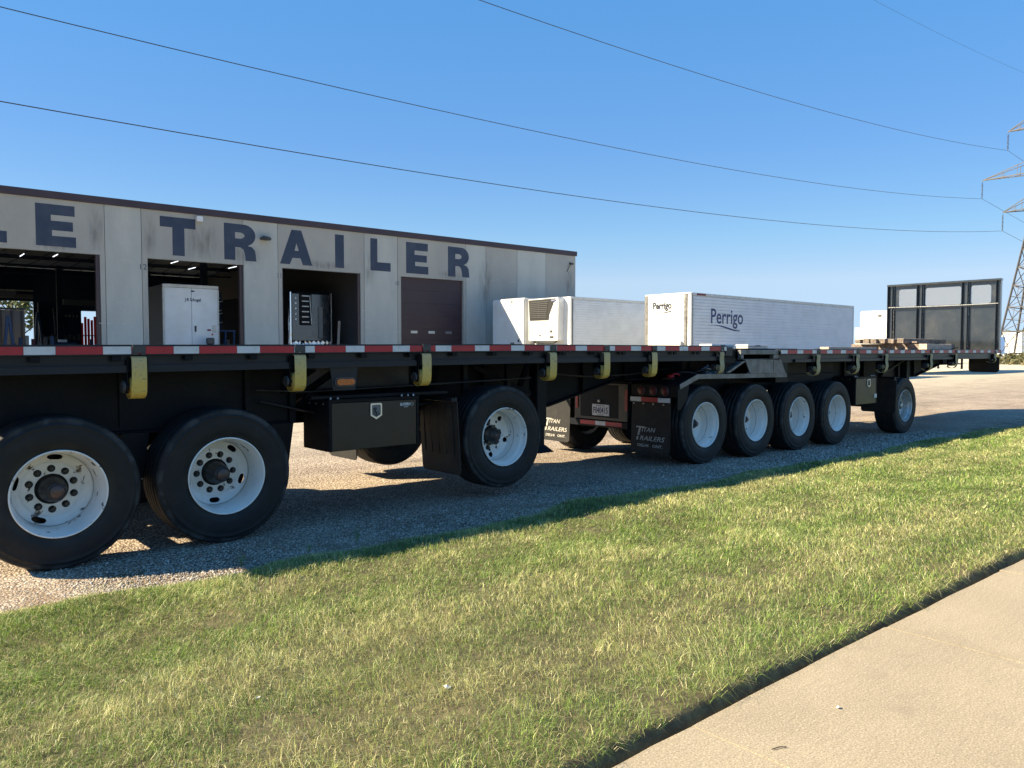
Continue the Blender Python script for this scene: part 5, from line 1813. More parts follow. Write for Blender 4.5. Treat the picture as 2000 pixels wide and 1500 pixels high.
# wall fittings
b = MB().box(7.17, 7.42, -0.20, -0.005, 7.0, 7.22, 0.01)
bp_(b, 'floodlight', 'white')
b = MB().lathe([(0.0, 0.08), (0.16, 0.06), (0.26, 0.0), (0.24, -0.07), (0.0, -0.09)], 20, (10.15, -0.22, 6.55), axis='Z')
b.bar((10.15, -0.2, 6.62), (10.15, 0.0, 6.66), 0.05, 0.05)
bp_(b, 'wall_lamp', 'darkgrey')
b = MB().box(29.35, 29.6, -0.16, -0.005, 6.75, 6.86, 0.01)
b.bar((29.4, -0.08, 6.75), (29.15, -0.02, 6.3), 0.03, 0.03)
bp_(b, 'wall_camera', 'darkgrey')
b = MB()
rs2 = random.Random(9)
for (px_, z) in ((4.3, 5.85), (4.35, 5.15), (3.6, 2.6), (4.4, 2.55), (15.4, 3.0), (15.5, 2.6), (16.0, 2.9), (15.35, 3.5), (16.9, 2.45), (15.7, 2.3), (24.8, 5.4), (23.4, 5.45), (4.1, 3.4), (9.7, 4.6), (9.5, 3.9)):
    for k in range(5):
        x, z_ = px_ + rs2.uniform(-0.25, 0.25), z + rs2.uniform(-0.05, 0.05)
        b.box(x, x + rs2.uniform(0.04, 0.28), -0.0025, -0.0005, z_, z_ + rs2.uniform(0.008, 0.02))
bp_(b, 'scuff_marks', 'scuff')['kind'] = 'stuff'
b = MB()
for (x, w_, z0, z1) in ((7.45, 0.10, 5.45, 7.0), (7.62, 0.16, 5.35, 6.9), (7.30, 0.07, 5.6, 6.95)):
    pass
# soot staining: built into one dirt decal material
def dirt_mat():
    mt = bpy.data.materials.new('sooty_streak')
    mt.use_nodes = True
    n = mt.node_tree
    p = n.nodes['Principled BSDF']
    p.inputs['Base Color'].default_value = (0.05, 0.05, 0.052, 1)
    p.inputs['Roughness'].default_value = 0.9
    tc = n.nodes.new('ShaderNodeTexCoord')
    mp = n.nodes.new('ShaderNodeMapping')
    mp.inputs['Scale'].default_value = (3.0, 1, 0.5)
    n.links.new(tc.outputs['Object'], mp.inputs[0])
    ns = n.nodes.new('ShaderNodeTexNoise')
    ns.inputs['Scale'].default_value = 2.2
    ns.inputs['Detail'].default_value = 6
    n.links.new(mp.outputs[0], ns.inputs['Vector'])
    g = n.nodes.new('ShaderNodeSeparateXYZ')
    n.links.new(tc.outputs['Generated'], g.inputs[0])
    def bellx(out):
        a = n.nodes.new('ShaderNodeMath'); a.operation = 'SUBTRACT'; a.inputs[1].default_value = 0.5
        n.links.new(out, a.inputs[0])
        b_ = n.nodes.new('ShaderNodeMath'); b_.operation = 'ABSOLUTE'
        n.links.new(a.outputs[0], b_.inputs[0])
        c = n.nodes.new('ShaderNodeMapRange'); c.inputs[1].default_value = 0.5; c.inputs[2].default_value = 0.1
        n.links.new(b_.outputs[0], c.inputs[0])
        return c.outputs[0]
    m1 = n.nodes.new('ShaderNodeMath'); m1.operation = 'MULTIPLY'
    n.links.new(bellx(g.outputs[0]), m1.inputs[0]); n.links.new(bellx(g.outputs[2]), m1.inputs[1])
    r2 = n.nodes.new('ShaderNodeMapRange'); r2.inputs[1].default_value = 0.35; r2.inputs[2].default_value = 0.85; r2.inputs[4].default_value = 0.26
    n.links.new(ns.outputs[0], r2.inputs[0])
    m2 = n.nodes.new('ShaderNodeMath'); m2.operation = 'MULTIPLY'
    n.links.new(m1.outputs[0], m2.inputs[0]); n.links.new(r2.outputs[0], m2.inputs[1])
    n.links.new(m2.outputs[0], p.inputs['Alpha'])
    return mt
M['dirt'] = dirt_mat()
for (x0, x1, z0, z1) in ((6.6, 8.3, 5.31, 7.0), (1.0, 2.9, 5.31, 5.75), (8.5, 10.2, 5.3, 6.2), (15.1, 15.9, 4.6, 6.5), (11.6, 14.6, 5.31, 5.8), (19.6, 21.45, 5.31, 5.8), (-0.8, 0.4, 5.31, 5.7), (3.0, 3.62, 5.4, 7.2), (5.05, 5.6, 5.31, 7.2), (22.3, 23.4, 3, 7.2), (28.9, 29.7, 4.6, 6.9)):
    b = MB().box(x0, x1, -0.003, -0.001, z0, z1)
    bp_(b, 'soot_stain', 'dirt')

# things inside the workshop
def at_f(name, x, y, z, **kw):
    return empty(name, FW(x, y, z), FA, **kw)
# white van trailer in bay 12
v = at_f('van_trailer', 7.25, 1.0, 0.0, label='white trailer with black script name parked inside bay 12', cat='trailer')
def vp(b, n_, m_): return b.build(n_, m_, v, local=True)
vp(MB().box(-1.18, 1.18, 0.06, 9, 1.2, 4.36, 0.03), 'body', 'midgrey')
vp(MB().box(-1.13, -0.006, 0.0, 0.058, 1.32, 4.22, 0.01), 'door', 'white')
vp(MB().box(0.006, 1.13, 0.0, 0.058, 1.32, 4.22, 0.01), 'door', 'white')
vp(MB().box(-1.19, 1.19, 0.01, 0.10, 4.23, 4.38, 0.02), 'top_rail', 'offwhite')
vp(MB().box(-1.20, -1.135, 0.005, 0.12, 1.2, 4.225, 0.01), 'corner_post', 'offwhite')
vp(MB().box(1.135, 1.20, 0.005, 0.12, 1.2, 4.225, 0.01), 'corner_post', 'offwhite')
b = MB()
text_on(b, 'J·B Schugel', (-0.28, -0.001, 3.66), (1, 0, 0), (0, 0, 1), (0, -1, 0), 0.19, fit_w=0.68, offset=0.006)
vp(b, 'lettering', 'letter')
vp(MB().prism([(0.06 + 0.09 * math.cos(R(a)), 4.10 + 0.035 * math.sin(R(a))) for a in range(0, 360, 30)], -0.004, -0.0005), 'oval_badge', 'darkgrey')
vp(MB().box(0.11, 0.19, -0.03, -0.002, 2.32, 2.58, 0.008), 'lock_handle', 'darkgrey')
vp(MB().box(0.12, 0.18, -0.02, -0.002, 2.16, 2.31, 0.005), 'latch', 'white')
vp(MB().box(0.66, 0.82, -0.004, -0.001, 2.36, 2.44), 'sticker', 'maroonrail')
vp(MB().box(0.86, 1.06, -0.006, -0.001, 2.30, 2.62), 'document_box', 'offwhite')
vp(MB().box(0.84, 0.92, -0.004, -0.001, 2.16, 2.25), 'sticker', 'amber')
for x in (-0.9, 0.9):
    vp(MB().lathe([(0, -0.5), (0.5, -0.5), (0.52, -0.4), (0.52, 0.4), (0.5, 0.5), (0, 0.5)], 24, (x * 0.75, 1.5, 0.52), axis='X'), 'wheel', 'tyre')
w_ = at_f('shop_stool', 7.9, 0.45, 0.03, label='dark piece of equipment standing at the right foot of the bay 12 trailer', cat='equipment')
MB().box(-0.22, 0.12, -0.1, 0.1, 1.72, 2.02, 0.05).build('motor', 'darkgrey', w_, local=True)
MB().box(-0.3, 0.3, -0.2, 0.2, 0.0, 1.7, 0.02).build('base', 'darkgrey', w_, local=True)
# blue stands beside it
st = at_f('blue_stand', 9.0, 2.4, 0.03, label='blue steel stand with pale slats inside bay 12, right of the trailer', cat='stand')
for x in (-0.35, 0.15, 0.55):
    MB().bar((x, 0, 0), (x + 0.06, 0, 2.35), 0.07, 0.07).build('leg', 'blue', st, local=True)
MB().box(-0.4, 0.66, -0.05, 0.05, 2.35, 2.42).build('top_bar', 'blue', st, local=True)
MB().box(-0.6, -0.05, 0.06, 0.1, 1.7, 2.3).build('panel', 'paleblue', st, local=True)
# hoses hung on the wall in bay 12
hs = at_f('hanging_hoses', 9.55, 5.0, 2.8, label='bundle of pale looped hoses hanging inside bay 12', cat='hoses')
for k in range(9):
    z = 1.3 - 0.15 * k
    w2 = 0.25 + 0.15 * math.sin(k * 1.7)
    MB().tube([(-w2, 0.1, z), (-0.1, 0, z - 0.06 - 0.02 * (k % 3)), (0.15, 0, z - 0.05), (w2 + 0.1, 0.1, z + 0.02)], 0.022, 6).build('loop', 'offwhite', hs, local=True)
MB().box(-0.4, 0.45, 0.12, 0.2, -0.3, 1.6).build('board', 'interior', hs, local=True)
# stainless refrigerated trailer in bay 11
q = at_f('reefer_trailer', 13.4, 2.0, 0.0, label='dark mirror-polished trailer nose with slatted grille inside bay 11', cat='trailer')
def qp(b, n_, m_): return b.build(n_, m_, q, local=True)
qp(MB().box(-1.14, 1.14, 0.3, 12, 1.2, 4.45, 0.04), 'body', 'frame')
qp(MB().box(-1.05, 1.02, 0.12, 0.295, 1.95, 4.36, 0.05), 'front_panel', 'gloss')
qp(MB().box(-1.14, -1.07, 0.02, 0.3, 1.2, 4.4, 0.02), 'corner_post', 'chrome')
qp(MB().box(1.07, 1.11, 0.05, 0.3, 1.2, 4.4, 0.01), 'corner_post', 'steel')
gr = MB().box(-0.62, 0.02, 0.06, 0.118, 2.75, 4.32, 0.03).build('grille', 'frame', q, local=True)
for k in range(6):
    qp(MB().box(-0.52, -0.14, 0.03, 0.058, 2.88 + 0.26 * k, 2.94 + 0.26 * k, 0.008), 'grille_slat', 'steel')
qp(MB().bar((-0.10, 0.045, 4.25), (-0.02, 0.045, 2.80), 0.05, 0.03), 'grille_trim', 'steel')
for k in range(5):
    qp(MB().box(-0.88, -0.78, 0.08, 0.11, 3.0 + 0.26 * k, 3.10 + 0.26 * k, 0.01), 'grille_slat', 'steel')
qp(MB().box(0.38, 0.62, 0.07, 0.115, 2.1, 3.7, 0.05), 'side_duct', 'midgrey')
cb = MB()
for i in range(9):
    for j in range(3):
        x, z = -1.05 + 0.235 * i, 1.36 + 0.21 * j
        cb.add([(x, 0.1, z), (x + 0.235, 0.1, z), (x + 0.235, 0.1, z + 0.21), (x, 0.1, z + 0.21), (x + 0.1 + rs2.uniform(-0.05, 0.05), -0.02, z + 0.1)], [(0, 1, 4), (1, 2, 4), (2, 3, 4), (3, 0, 4)])
qp(cb, 'quilted_panel', 'chrome')
qp(MB().lathe([(0, 0), (0.5, 0), (0.5, 0.3), (0, 0.3)], 20, (-0.7, 0.6, 0.5)), 'wheel', 'tyre')
qp(MB().lathe([(0, 0), (0.5, 0), (0.5, 0.3), (0, 0.3)], 20, (0.7, 0.6, 0.5)), 'wheel', 'tyre')
# planks leaning in bay 11
pk = MB().bar((14.3, 1.2, 0.05), (14.85, 1.9, 3.0), 0.12, 0.04)
pk.v = [FW(*p) for p in pk.v]
pk.build('plank', 'palewood', None, 'narrow board leaning against the right wall inside bay 11', None, 'plank')
# bay 13 clutter: stands, rear trailer frame, red posts, cabinet
for i, (x, y, lab) in enumerate(((0.75, 4.0, 'slanted blue-grey stand at the left inside bay 13'), (3.55, 16.0, 'slanted blue-grey stand deeper inside bay 13'))):
    s_ = at_f('support_stand', x, y, 0.03, label=lab, cat='stand', group='slanted stands in bay 13')
    MB().bar((-0.25, 0, 0), (0.0, 0, 3.6 if i else 2.9), 0.16, 0.10).build('leg', 'blue', s_, local=True)
    MB().bar((0.35, 0, 0), (0.05, 0, 3.6 if i else 2.9), 0.16, 0.10).build('leg', 'blue', s_, local=True)
    MB().box(-0.2, 0.3, -0.05, 0.05, 1.6, 1.7).build('crossbar', 'blue', s_, local=True)
for i, (x, y, z, lab) in enumerate(((-0.3, 12.0, 4.2, 'overhead crane beam at the left inside bay 13'), (6.9, 14.0, 4.0, 'overhead crane beam deep behind bay 12'))):
    cb_ = at_f('crane_beam', x, y, z, label=lab, cat='crane beam', group='crane beams in the workshop')
    MB().box(-2.4, 2.4, 0, 0.15, 0, 0.3, 0.01).build('beam', 'slat', cb_, local=True)
    MB().box(-0.2, 0.2, -0.1, 0.3, -0.45, -0.005, 0.03).build('hoist', 'amber', cb_, local=True)
for i, (x, y, lab) in enumerate(((1.9, 5.5, 'workbench with clutter at the left inside bay 13'), (6.2, 12.0, 'workbench with clutter deep inside, behind the pillar'), (10.9, 8.0, 'workbench with clutter at the right inside bay 12'))):
    wbn = at_f('workbench', x, y, 0.03, label=lab, cat='workbench', group='workbenches in the workshop')
    MB().box(-0.9, 0.9, 0, 0.7, 1.55, 1.65, 0.01).build('top', 'slat', wbn, local=True)
    MB().box(-0.85, 0.85, 0.05, 0.65, 0, 1.545, 0.01).build('cabinet', 'interior', wbn, local=True)
    for k in range(7):
        xx = -0.8 + 0.24 * k
        h = 0.12 + 0.35 * abs(math.sin(k * 2.3 + i))
        MB().box(xx, xx + 0.14, 0.1, 0.3, 1.652, 1.652 + h, 0.015).build('box', ('slat', 'blue', 'offwhite', 'maroonrail', 'midgrey')[(k + i) % 5], wbn, local=True)
cn = at_f('open_top_trailer', 3.3, 30, 0, label='grey ribbed trailer side standing in daylight behind the far door of bay 13', cat='trailer')
MB().box(-2.6, 1.5, 0, 2.5, 1.1, 4.35, 0.02).build('body', 'midgrey', cn, local=True)
for k in range(7):
    MB().box(-2.5 + 0.62 * k, -2.35 + 0.62 * k, -0.08, -0.005, 1.1, 4.3, 0.01).build('rib', 'darkgrey', cn, local=True)
MB().box(-2.65, 1.55, -0.1, 0.0, 4.36, 4.5, 0.01).build('top_rail', 'darkgrey', cn, local=True)
for k in range(4):
    MB().lathe([(0, 0), (0.5, 0), (0.5, 0.3), (0, 0.3)], 20, (-2 + 1.05 * k, -0.05, 0.52)).build('wheel', 'tyre', cn, local=True)
def curtain_mat():
    mt = mat('red_curtain_strip', (0.25, 0.03, 0.04), 0.4)
    n = mt.node_tree
    t = n.nodes.new('ShaderNodeBsdfTranslucent')
    t.inputs[0].default_value = (0.20, 0.035, 0.045, 1)
    ms = n.nodes.new('ShaderNodeMixShader')
    ms.inputs[0].default_value = 0.6
    n.links.new(n.nodes['Principled BSDF'].outputs[0], ms.inputs[1])
    n.links.new(t.outputs[0], ms.inputs[2])
    n.links.new(ms.outputs[0], n.nodes['Material Output'].inputs[0])
    return mt
M['redcurtain'] = curtain_mat()
rc_ = at_f('strip_curtain', 7.55, 25.4, 0, label='red translucent strip curtain across the far door of bay 13', cat='curtain')
for k in range(12):
    x = -1.1 + 0.2 * k
    MB().box(x, x + 0.165, 0.03 * (k % 2), 0.012 + 0.03 * (k % 2), 0.1, 3.35 + 0.5 * abs(math.sin(k * 1.9)), 0.004).build('strip', 'redcurtain', rc_, local=True)
MB().box(-1.2, 1.4, 0.06, 0.1, 4.2, 4.28).build('rail', 'interior', rc_, local=True)
MB().box(-1.2, 1.4, 0.06, 0.1, 2.5, 2.56).build('rail', 'interior', rc_, local=True)
wt = at_f('white_carton', 3.75 - 1.1, 6.0, 0.03, label='white carton on a dark bench low in bay 13', cat='carton')
MB().box(0.3, 0.62, 0, 0.3, 1.84, 1.96, 0.01).build('carton', 'white', wt, local=True)
MB().box(0.0, 1.0, -0.1, 0.6, 0, 1.835, 0.01).build('bench', 'interior', wt, local=True)
sh = at_f('parts_shelf', 5.5, 20.0, 0, label='dark shelving with pale boxes deep inside bay 13', cat='shelf')
MB().box(-1.3, 1.0, 0.1, 0.5, 0, 4.4).build('frame', 'interior', sh, local=True)
for k in range(9):
    MB().box(-1.2 + 0.24 * k, -1.03 + 0.24 * k, -0.02, 0.09, 2.15, 2.5 - 0.1 * (k % 2), 0.01).build('box', 'midgrey', sh, local=True)
for k in range(6):
    MB().box(-0.3 + 0.2 * k, -0.2 + 0.2 * k, -0.02, 0.09, 3.55, 3.72, 0.01).build('box', 'offwhite', sh, local=True)
ld = at_f('ladder', 4.95, 18.0, 0.03, label='dark ladder with bright rungs standing inside bay 13', cat='ladder')
for x in (-0.1, 0.35):
    MB().bar((x, 0, 0), (x - 0.1, 0.6, 4.0), 0.04, 0.06).build('stile', 'midgrey', ld, local=True)
for k in range(12):
    MB().bar((-0.1 - 0.1 * k / 12, 0.05 * k, 0.3 + 0.31 * k), (0.35 - 0.1 * k / 12, 0.05 * k, 0.3 + 0.31 * k), 0.03, 0.03).build('rung', 'midgrey', ld, local=True)

# ================================================================== PARKED BOX TRAILERS
def boxtrailer(name, x0, y0, L_, W_, Hh, label, side='whiteside', ribs=18, floor=1.15, group=None, cat='box trailer'):
    o = empty(name, (x0 + L_ / 2, y0 + W_ / 2, 0), label=label, cat=cat, group=group)
    x1, y1 = x0 + L_, y0 + W_
    MB().box(x0 + 0.04, x1 - 0.04, y0 + 0.03, y1 - 0.03, floor, Hh - 0.04).build('body', 'white', o)
    # near side: horizontally ribbed sheet, geometry in one profile
    s_ = MB()
    n_ = ribs
    z0, z1 = floor + 0.22, Hh - 0.14
    prof = []
    for k in range(n_):
        a = z0 + (z1 - z0) * k / n_
        b_ = z0 + (z1 - z0) * (k + 1) / n_
        prof += [(0.0, a + 0.004), (0.0, b_ - 0.030), (0.022, b_ - 0.022), (0.022, b_ - 0.004)]
    vs = [(x, y0 + t, z) for x in (x0 + 0.20, x1 - 0.10) for t, z in prof]
    m_ = len(prof)
    s_.add(vs, [(i, i + m_, i + m_ + 1, i + 1) for i in range(m_ - 1)])
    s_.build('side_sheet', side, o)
    MB().box(x0 + 0.12, x1, y0 - 0.01, y0 + 0.04, Hh - 0.135, Hh - 0.005, 0.01).build('top_rail', 'alu', o)
    MB().box(x0 + 0.12, x1, y0 - 0.012, y0 + 0.04, floor, floor + 0.21, 0.01).build('bottom_rail', 'alu', o)
    MB().box(x1 - 0.095, x1 + 0.005, y0 - 0.012, y0 + 0.08, floor + 0.22, Hh - 0.14, 0.01).build('corner_post', 'steel', o)
    MB().box(x0 + 0.06, x1 - 0.06, y0 + 0.05, y1 - 0.05, Hh - 0.035, Hh - 0.004).build('roof', 'white', o)
    MB().box(x0 + 1, x1 - 1, y0 + 0.6, y1 - 0.6, floor - 0.2, floor - 0.01).build('chassis', 'frame', o)
    for xx in (x0 + 1.6, x0 + 2.9) if L_ > 8 else (x0 + 1.5,):
        for yy in (y0 + 0.05, y1 - 0.6):
            MB().lathe([(0, 0), (0.27, 0.01), (0.28, 0.0), (0.50, 0.0), (0.52, 0.04), (0.52, 0.5), (0.5, 0.55), (0, 0.55)], 28, (xx, yy, 0.52)).build('wheel', 'tyre', o)
    for yy in (y0 + 0.4, y1 - 0.5):
        MB().box(x1 - 3, x1 - 2.88, yy, yy + 0.12, 0.1, floor - 0.21).build('landing_leg', 'frame', o)
    return o
# big lettered trailer
PX, PY = 28.88, 20.6
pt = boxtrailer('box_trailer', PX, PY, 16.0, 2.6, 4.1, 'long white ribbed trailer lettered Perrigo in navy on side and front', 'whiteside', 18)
MB().box(PX - 0.02, PX + 0.035, PY + 0.36, PY + 2.42, 1.3, 4.03, 0.01).build('front_wall', 'white', pt)
MB().box(PX - 0.02, PX + 0.11, PY - 0.015, PY + 2.62, 4.035, 4.105, 0.02).build('front_cap', 'white', pt)
for (a, b_) in ((0.31, 0.355), (0.58, 0.60)):
    pass
for (a, b_, mt) in ((PY + 0.21, PY + 0.355, 'galv'), (PY + 2.425, PY + 2.60, 'galv')):
    MB().box(PX - 0.035, PX + 0.03, a, b_, 1.2, 4.03, 0.006).build('vent_strip', mt, pt)
    h_ = MB()
    for k in range(36):
        h_.box(PX - 0.038, PX - 0.0355, a + 0.05, a + 0.075, 1.4 + 0.07 * k, 1.425 + 0.07 * k)
    h_.build('strip_holes', 'darkgrey', pt)['kind'] = 'stuff'
MB().box(PX - 0.02, PX + 0.12, PY + 0.0, PY + 0.205, 1.2, 4.03, 0.05).build('corner_post', 'white', pt)
MB().box(PX + 0.125, PX + 0.195, PY - 0.02, PY + 0.02, 1.2, 3.96, 0.01).build('corner_trim', 'steel', pt)
MB().box(PX - 0.20, PX - 0.03, PY + 0.42, PY + 0.66, 1.55, 1.92, 0.02).build('air_box', 'white', pt)
b = MB()
text_on(b, 'Perrigo', (PX - 0.026, PY + 2.13, 3.42), (0, -1, 0), (0, 0, 1), (-1, 0, 0), 0.44, fit_w=1.08, offset=0.016)
sw_ = [(PX - 0.026, PY + 2.13 - 1.05 * k / 14, 3.28 - 0.045 * math.sin(k / 14 * math.pi * 1.3 - 0.5) * 1.2 + (0.0 if k < 10 else -0.004 * (k - 10))) for k in range(15)]
b.tube(sw_, [0.010 + 0.014 * k / 14 for k in range(15)], 5)
b.build('lettering', 'darknavy', pt)
b = MB()
text_on(b, 'Perrigo', (30.38, PY - 0.001, 2.76), (1, 0, 0), (0, 0, 1), (0, -1, 0), 0.97, fit_w=2.74, offset=0.012, depth=0.003)
pts_ = []
n_ = 24
up_, dn_ = [], []
for k in range(n_ + 1):
    u = k / n_
    z = 2.62 - 0.17 * u - 0.10 * math.sin(u * 2 * math.pi * 0.95 + 0.25) * (-1) - 0.0
    z = 2.66 + 0.05 * math.sin(u * math.pi * 0.9) * (1 - u) * 2 - 0.25 * (u ** 1.4) + 0.14 * max(0, u - 0.8) * 5 * 0.3
    th = 0.012 + 0.075 * math.sin(min(1, u * 1.05) * math.pi * 0.75) ** 2
    up_.append((30.36 + 2.5 * u, z))
    dn_.append((30.36 + 2.5 * u, z - th))
for k in range(n_):
    b.add([(up_[k][0], PY - 0.002, up_[k][1]), (up_[k + 1][0], PY - 0.002, up_[k + 1][1]), (dn_[k + 1][0], PY - 0.002, dn_[k + 1][1]), (dn_[k][0], PY - 0.002, dn_[k][1])], [(3, 2, 1, 0)])
b.build('lettering', 'navy', pt)
MB().box(29.3, 30.0, PY - 0.014, PY - 0.0105, 3.985, 4.075).build('maker_label', 'maroonrail', pt)

# refrigerated trailer with cooling unit
CX, CY = 26.69, 26.0
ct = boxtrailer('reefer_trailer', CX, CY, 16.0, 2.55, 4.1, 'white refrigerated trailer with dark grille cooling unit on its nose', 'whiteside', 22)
MB().box(CX, CX + 0.14, CY, CY + 0.36, 1.2, 4.09, 0.04).build('corner_post', 'white', ct)
MB().box(CX - 0.01, CX + 0.03, CY + 0.30, CY + 2.5, 1.2, 4.08, 0.02).build('front_wall', 'white', ct)
MB().box(CX + 0.15, CX + 0.19, CY - 0.02, CY + 0.02, 1.3, 4.0, 0.005).build('corner_trim', 'midgrey', ct)
un = empty('cooling_unit', (CX - 0.3, CY + 1.4, 1.9), parent=ct)
hexo = [(CY + 2.52, 4.05), (CY + 0.42, 4.07), (CY + 0.40, 3.85), (CY + 0.44, 1.98), (CY + 2.50, 1.98)]
MB().prism(hexo, CX - 0.42, CX - 0.012, 'YZ').build('housing', 'white', un)
MB().prism([(CY + 2.48, 4.0), (CY + 0.62, 4.02), (CY + 1.02, 3.25), (CY + 1.06, 2.98), (CY + 2.42, 2.98)], CX - 0.445, CX - 0.421, 'YZ').build('grille_frame', 'grille', un)
for k in range(9):
    z = 3.10 + 0.095 * k
    yl = CY + 1.17 if z < 3.3 else CY + 1.17 - (z - 3.3) * 0.18
    MB().box(CX - 0.47, CX - 0.447, yl, CY + 2.34, z, z + 0.042, 0.004).build('grille_slat', 'slat', un)
MB().box(CX - 0.475, CX - 0.471, CY + 1.68, CY + 1.71, 3.08, 3.92).build('grille_bar', 'slat', un)
MB().prism([(CY + 0.72 + 0.17 * math.cos(R(a)), 3.93 + 0.075 * math.sin(R(a))) for a in range(0, 360, 24)], CX - 0.452, CX - 0.4455, 'YZ').build('oval_badge', 'navy', un)
for (a, b_, z0, z1) in ((1.30, 2.40, 2.04, 2.92), (0.50, 1.26, 2.04, 2.6)):
    MB().box(CX - 0.432, CX - 0.4215, CY + a, CY + b_, z0, z1, 0.01).build('access_door', 'white', un)
MB().box(CX - 0.437, CX - 0.4325, CY + 1.60, CY + 1.72, 2.18, 2.28).build('latch', 'darkgrey', un)
MB().box(CX - 0.437, CX - 0.4325, CY + 0.78, CY + 0.96, 2.36, 2.48).build('control_panel', 'darkgrey', un)
MB().box(CX - 0.437, CX - 0.4325, CY + 0.70, CY + 0.98, 2.08, 2.20).build('control_panel', 'darkgrey', un)
MB().tube([(CX - 0.2, CY + 2.3, 1.95), (CX - 0.22, CY + 2.2, 1.86), (CX - 0.22, CY + 0.9, 1.84), (CX - 0.2, CY + 0.7, 1.95)], 0.03, 8).build('pipe', 'darkgrey', un)
b = MB()
text_on(b, 'Carrier', (CX - 0.4525, CY + 0.85, 3.90), (0, -1, 0), (0, 0, 1), (-1, 0, 0), 0.10, fit_w=0.26)
b.build('lettering', 'white', un)
# unlettered van, half in the building's shade
VX, VY = 26.2, 28.75
vt = boxtrailer('box_trailer', VX, VY, 15.5, 2.5, 4.16, 'white trailer half in the shade of the workshop, left of the cooling unit', 'white', 1)
MB().box(VX - 0.02, VX + 0.035, VY + 0.03, VY + 2.47, 1.2, 4.10, 0.02).build('front_wall', 'white', vt)
MB().prism([(VY + 0.95 + 0.10 * math.cos(R(a)), 3.98 + 0.04 * math.sin(R(a))) for a in range(0, 360, 30)], VX - 0.026, VX - 0.0205, 'YZ').build('oval_badge', 'darkgrey', vt)
MB().lathe([(0.07, -0.022), (0.07, -0.03), (0, -0.03)], 14, (VX, VY + 0.42, 1.98), axis='X').build('round_port', 'darkgrey', vt)
MB().box(VX - 0.03, VX - 0.021, VY + 0.75, VY + 1.05, 1.6, 1.9).build('connector_box', 'midgrey', vt)
# farther white vans on the right
ft = boxtrailer('box_trailer', 51.25, 20.55, 15.5, 2.55, 4.1, 'plain cream-white trailer end just left of the black headboard', 'white', 1)
MB().box(51.22, 51.285, 20.6, 23.07, 1.2, 4.02, 0.01).build('front_wall', 'white', ft)
MB().prism([(21.8 + 0.15 * math.cos(R(a)), 3.75 + 0.07 * math.sin(R(a))) for a in range(0, 360, 30)], 51.21, 51.2195, 'YZ').build('oval_badge', 'darkgrey', ft)
boxtrailer('box_trailer', 87.0, 37.2, 15, 2.6, 4.1, 'distant small white trailer seen past the end of the lettered trailer', 'white', 1)

# flatbed with white boxes far right
fl = empty('flatbed_trailer', (97, 22, 0), label='distant pale flatbed trailer with landing legs at the right edge', cat='flatbed trailer')
MB().box(88.5, 108, 18.5, 21.1, 1.28, 1.52, 0.02).build('deck', 'offwhite', fl)
MB().box(88.5, 92.5, 18.44, 18.49, 1.0, 1.5, 0.01).build('side_panel', 'white', fl)
MB().box(90, 107, 19.3, 20.3, 0.9, 1.27).build('chassis', 'frame', fl)
for x in (91.0, 93.6):
    MB().box(x, x + 0.3, 18.9, 19.2, 0.0, 1.27, 0.02).build('landing_leg', 'frame', fl)
    MB().box(x - 0.15, x + 0.45, 18.7, 19.4, 0.0, 0.08).build('foot', 'frame', fl)
for x in (103, 105):
    MB().lathe([(0, 0), (0.5, 0), (0.52, 0.4), (0, 0.4)], 20, (x, 18.6, 0.52)).build('wheel', 'tyre', fl)
wb = boxtrailer('box_trailer', 150, 40.3, 14, 2.5, 4.55, 'distant white box trailer behind the pylon legs', 'white', 1)
bb = empty('glass_building', (212, 44, 0), label='low distant building with blue-grey window bands at the right edge', cat='building')
MB().box(200, 225, 28, 60.5, 0, 5.4).build('wall', 'paleblue', bb)
for k in range(16):
    MB().box(199.9, 199.99, 28.6 + 2.0 * k, 30.1 + 2.0 * k, 0.8, 4.6).build('window', 'blue', bb)
MB().box(199.85, 226, 27.9, 60.6, 5.41, 5.7).build('roof', 'offwhite', bb)

# ================================================================== TREES AND SCRUB
def crown(name, c, rx, ry, rz, n, size, mt, parent, seed, lumps=8, base_cut=0.0):
    r = np.random.default_rng(seed)
    C_ = r.normal(0, 0.5, (lumps, 3))
    C_ /= np.maximum(1, np.linalg.norm(C_, axis=1))[:, None]
    P = []
    k = r.integers(0, lumps, n)
    d = r.normal(0, 1, (n, 3))
    d /= np.linalg.norm(d, axis=1)[:, None]
    rad = r.uniform(0.55, 1.0, n) ** 0.5 * r.uniform(0.32, 0.55, lumps)[k]
    P = C_[k] * 0.75 + d * rad[:, None]
    P = P * np.array([rx, ry, rz]) + np.array(c)
    a = r.normal(0, 1, (n, 3)); a /= np.linalg.norm(a, axis=1)[:, None]
    b_ = r.normal(0, 1, (n, 3)); b_ -= a * (a * b_).sum(1)[:, None]; b_ /= np.linalg.norm(b_, axis=1)[:, None]
    s_ = size * r.uniform(0.6, 1.4, n)[:, None]
    V = np.stack([P + a * s_, P + b_ * s_ * 0.6, P - a * s_, P - b_ * s_ * 0.6], 1).reshape(-1, 3)
    F = (np.arange(n) * 4)[:, None] + np.arange(4)
    m_ = MB()
    m_.v = [tuple(p) for p in V]
    m_.f = [tuple(q) for q in F]
    m_.sm = [False] * n
    m_.mi = [0] * n
    return m_.build(name, mt, parent)
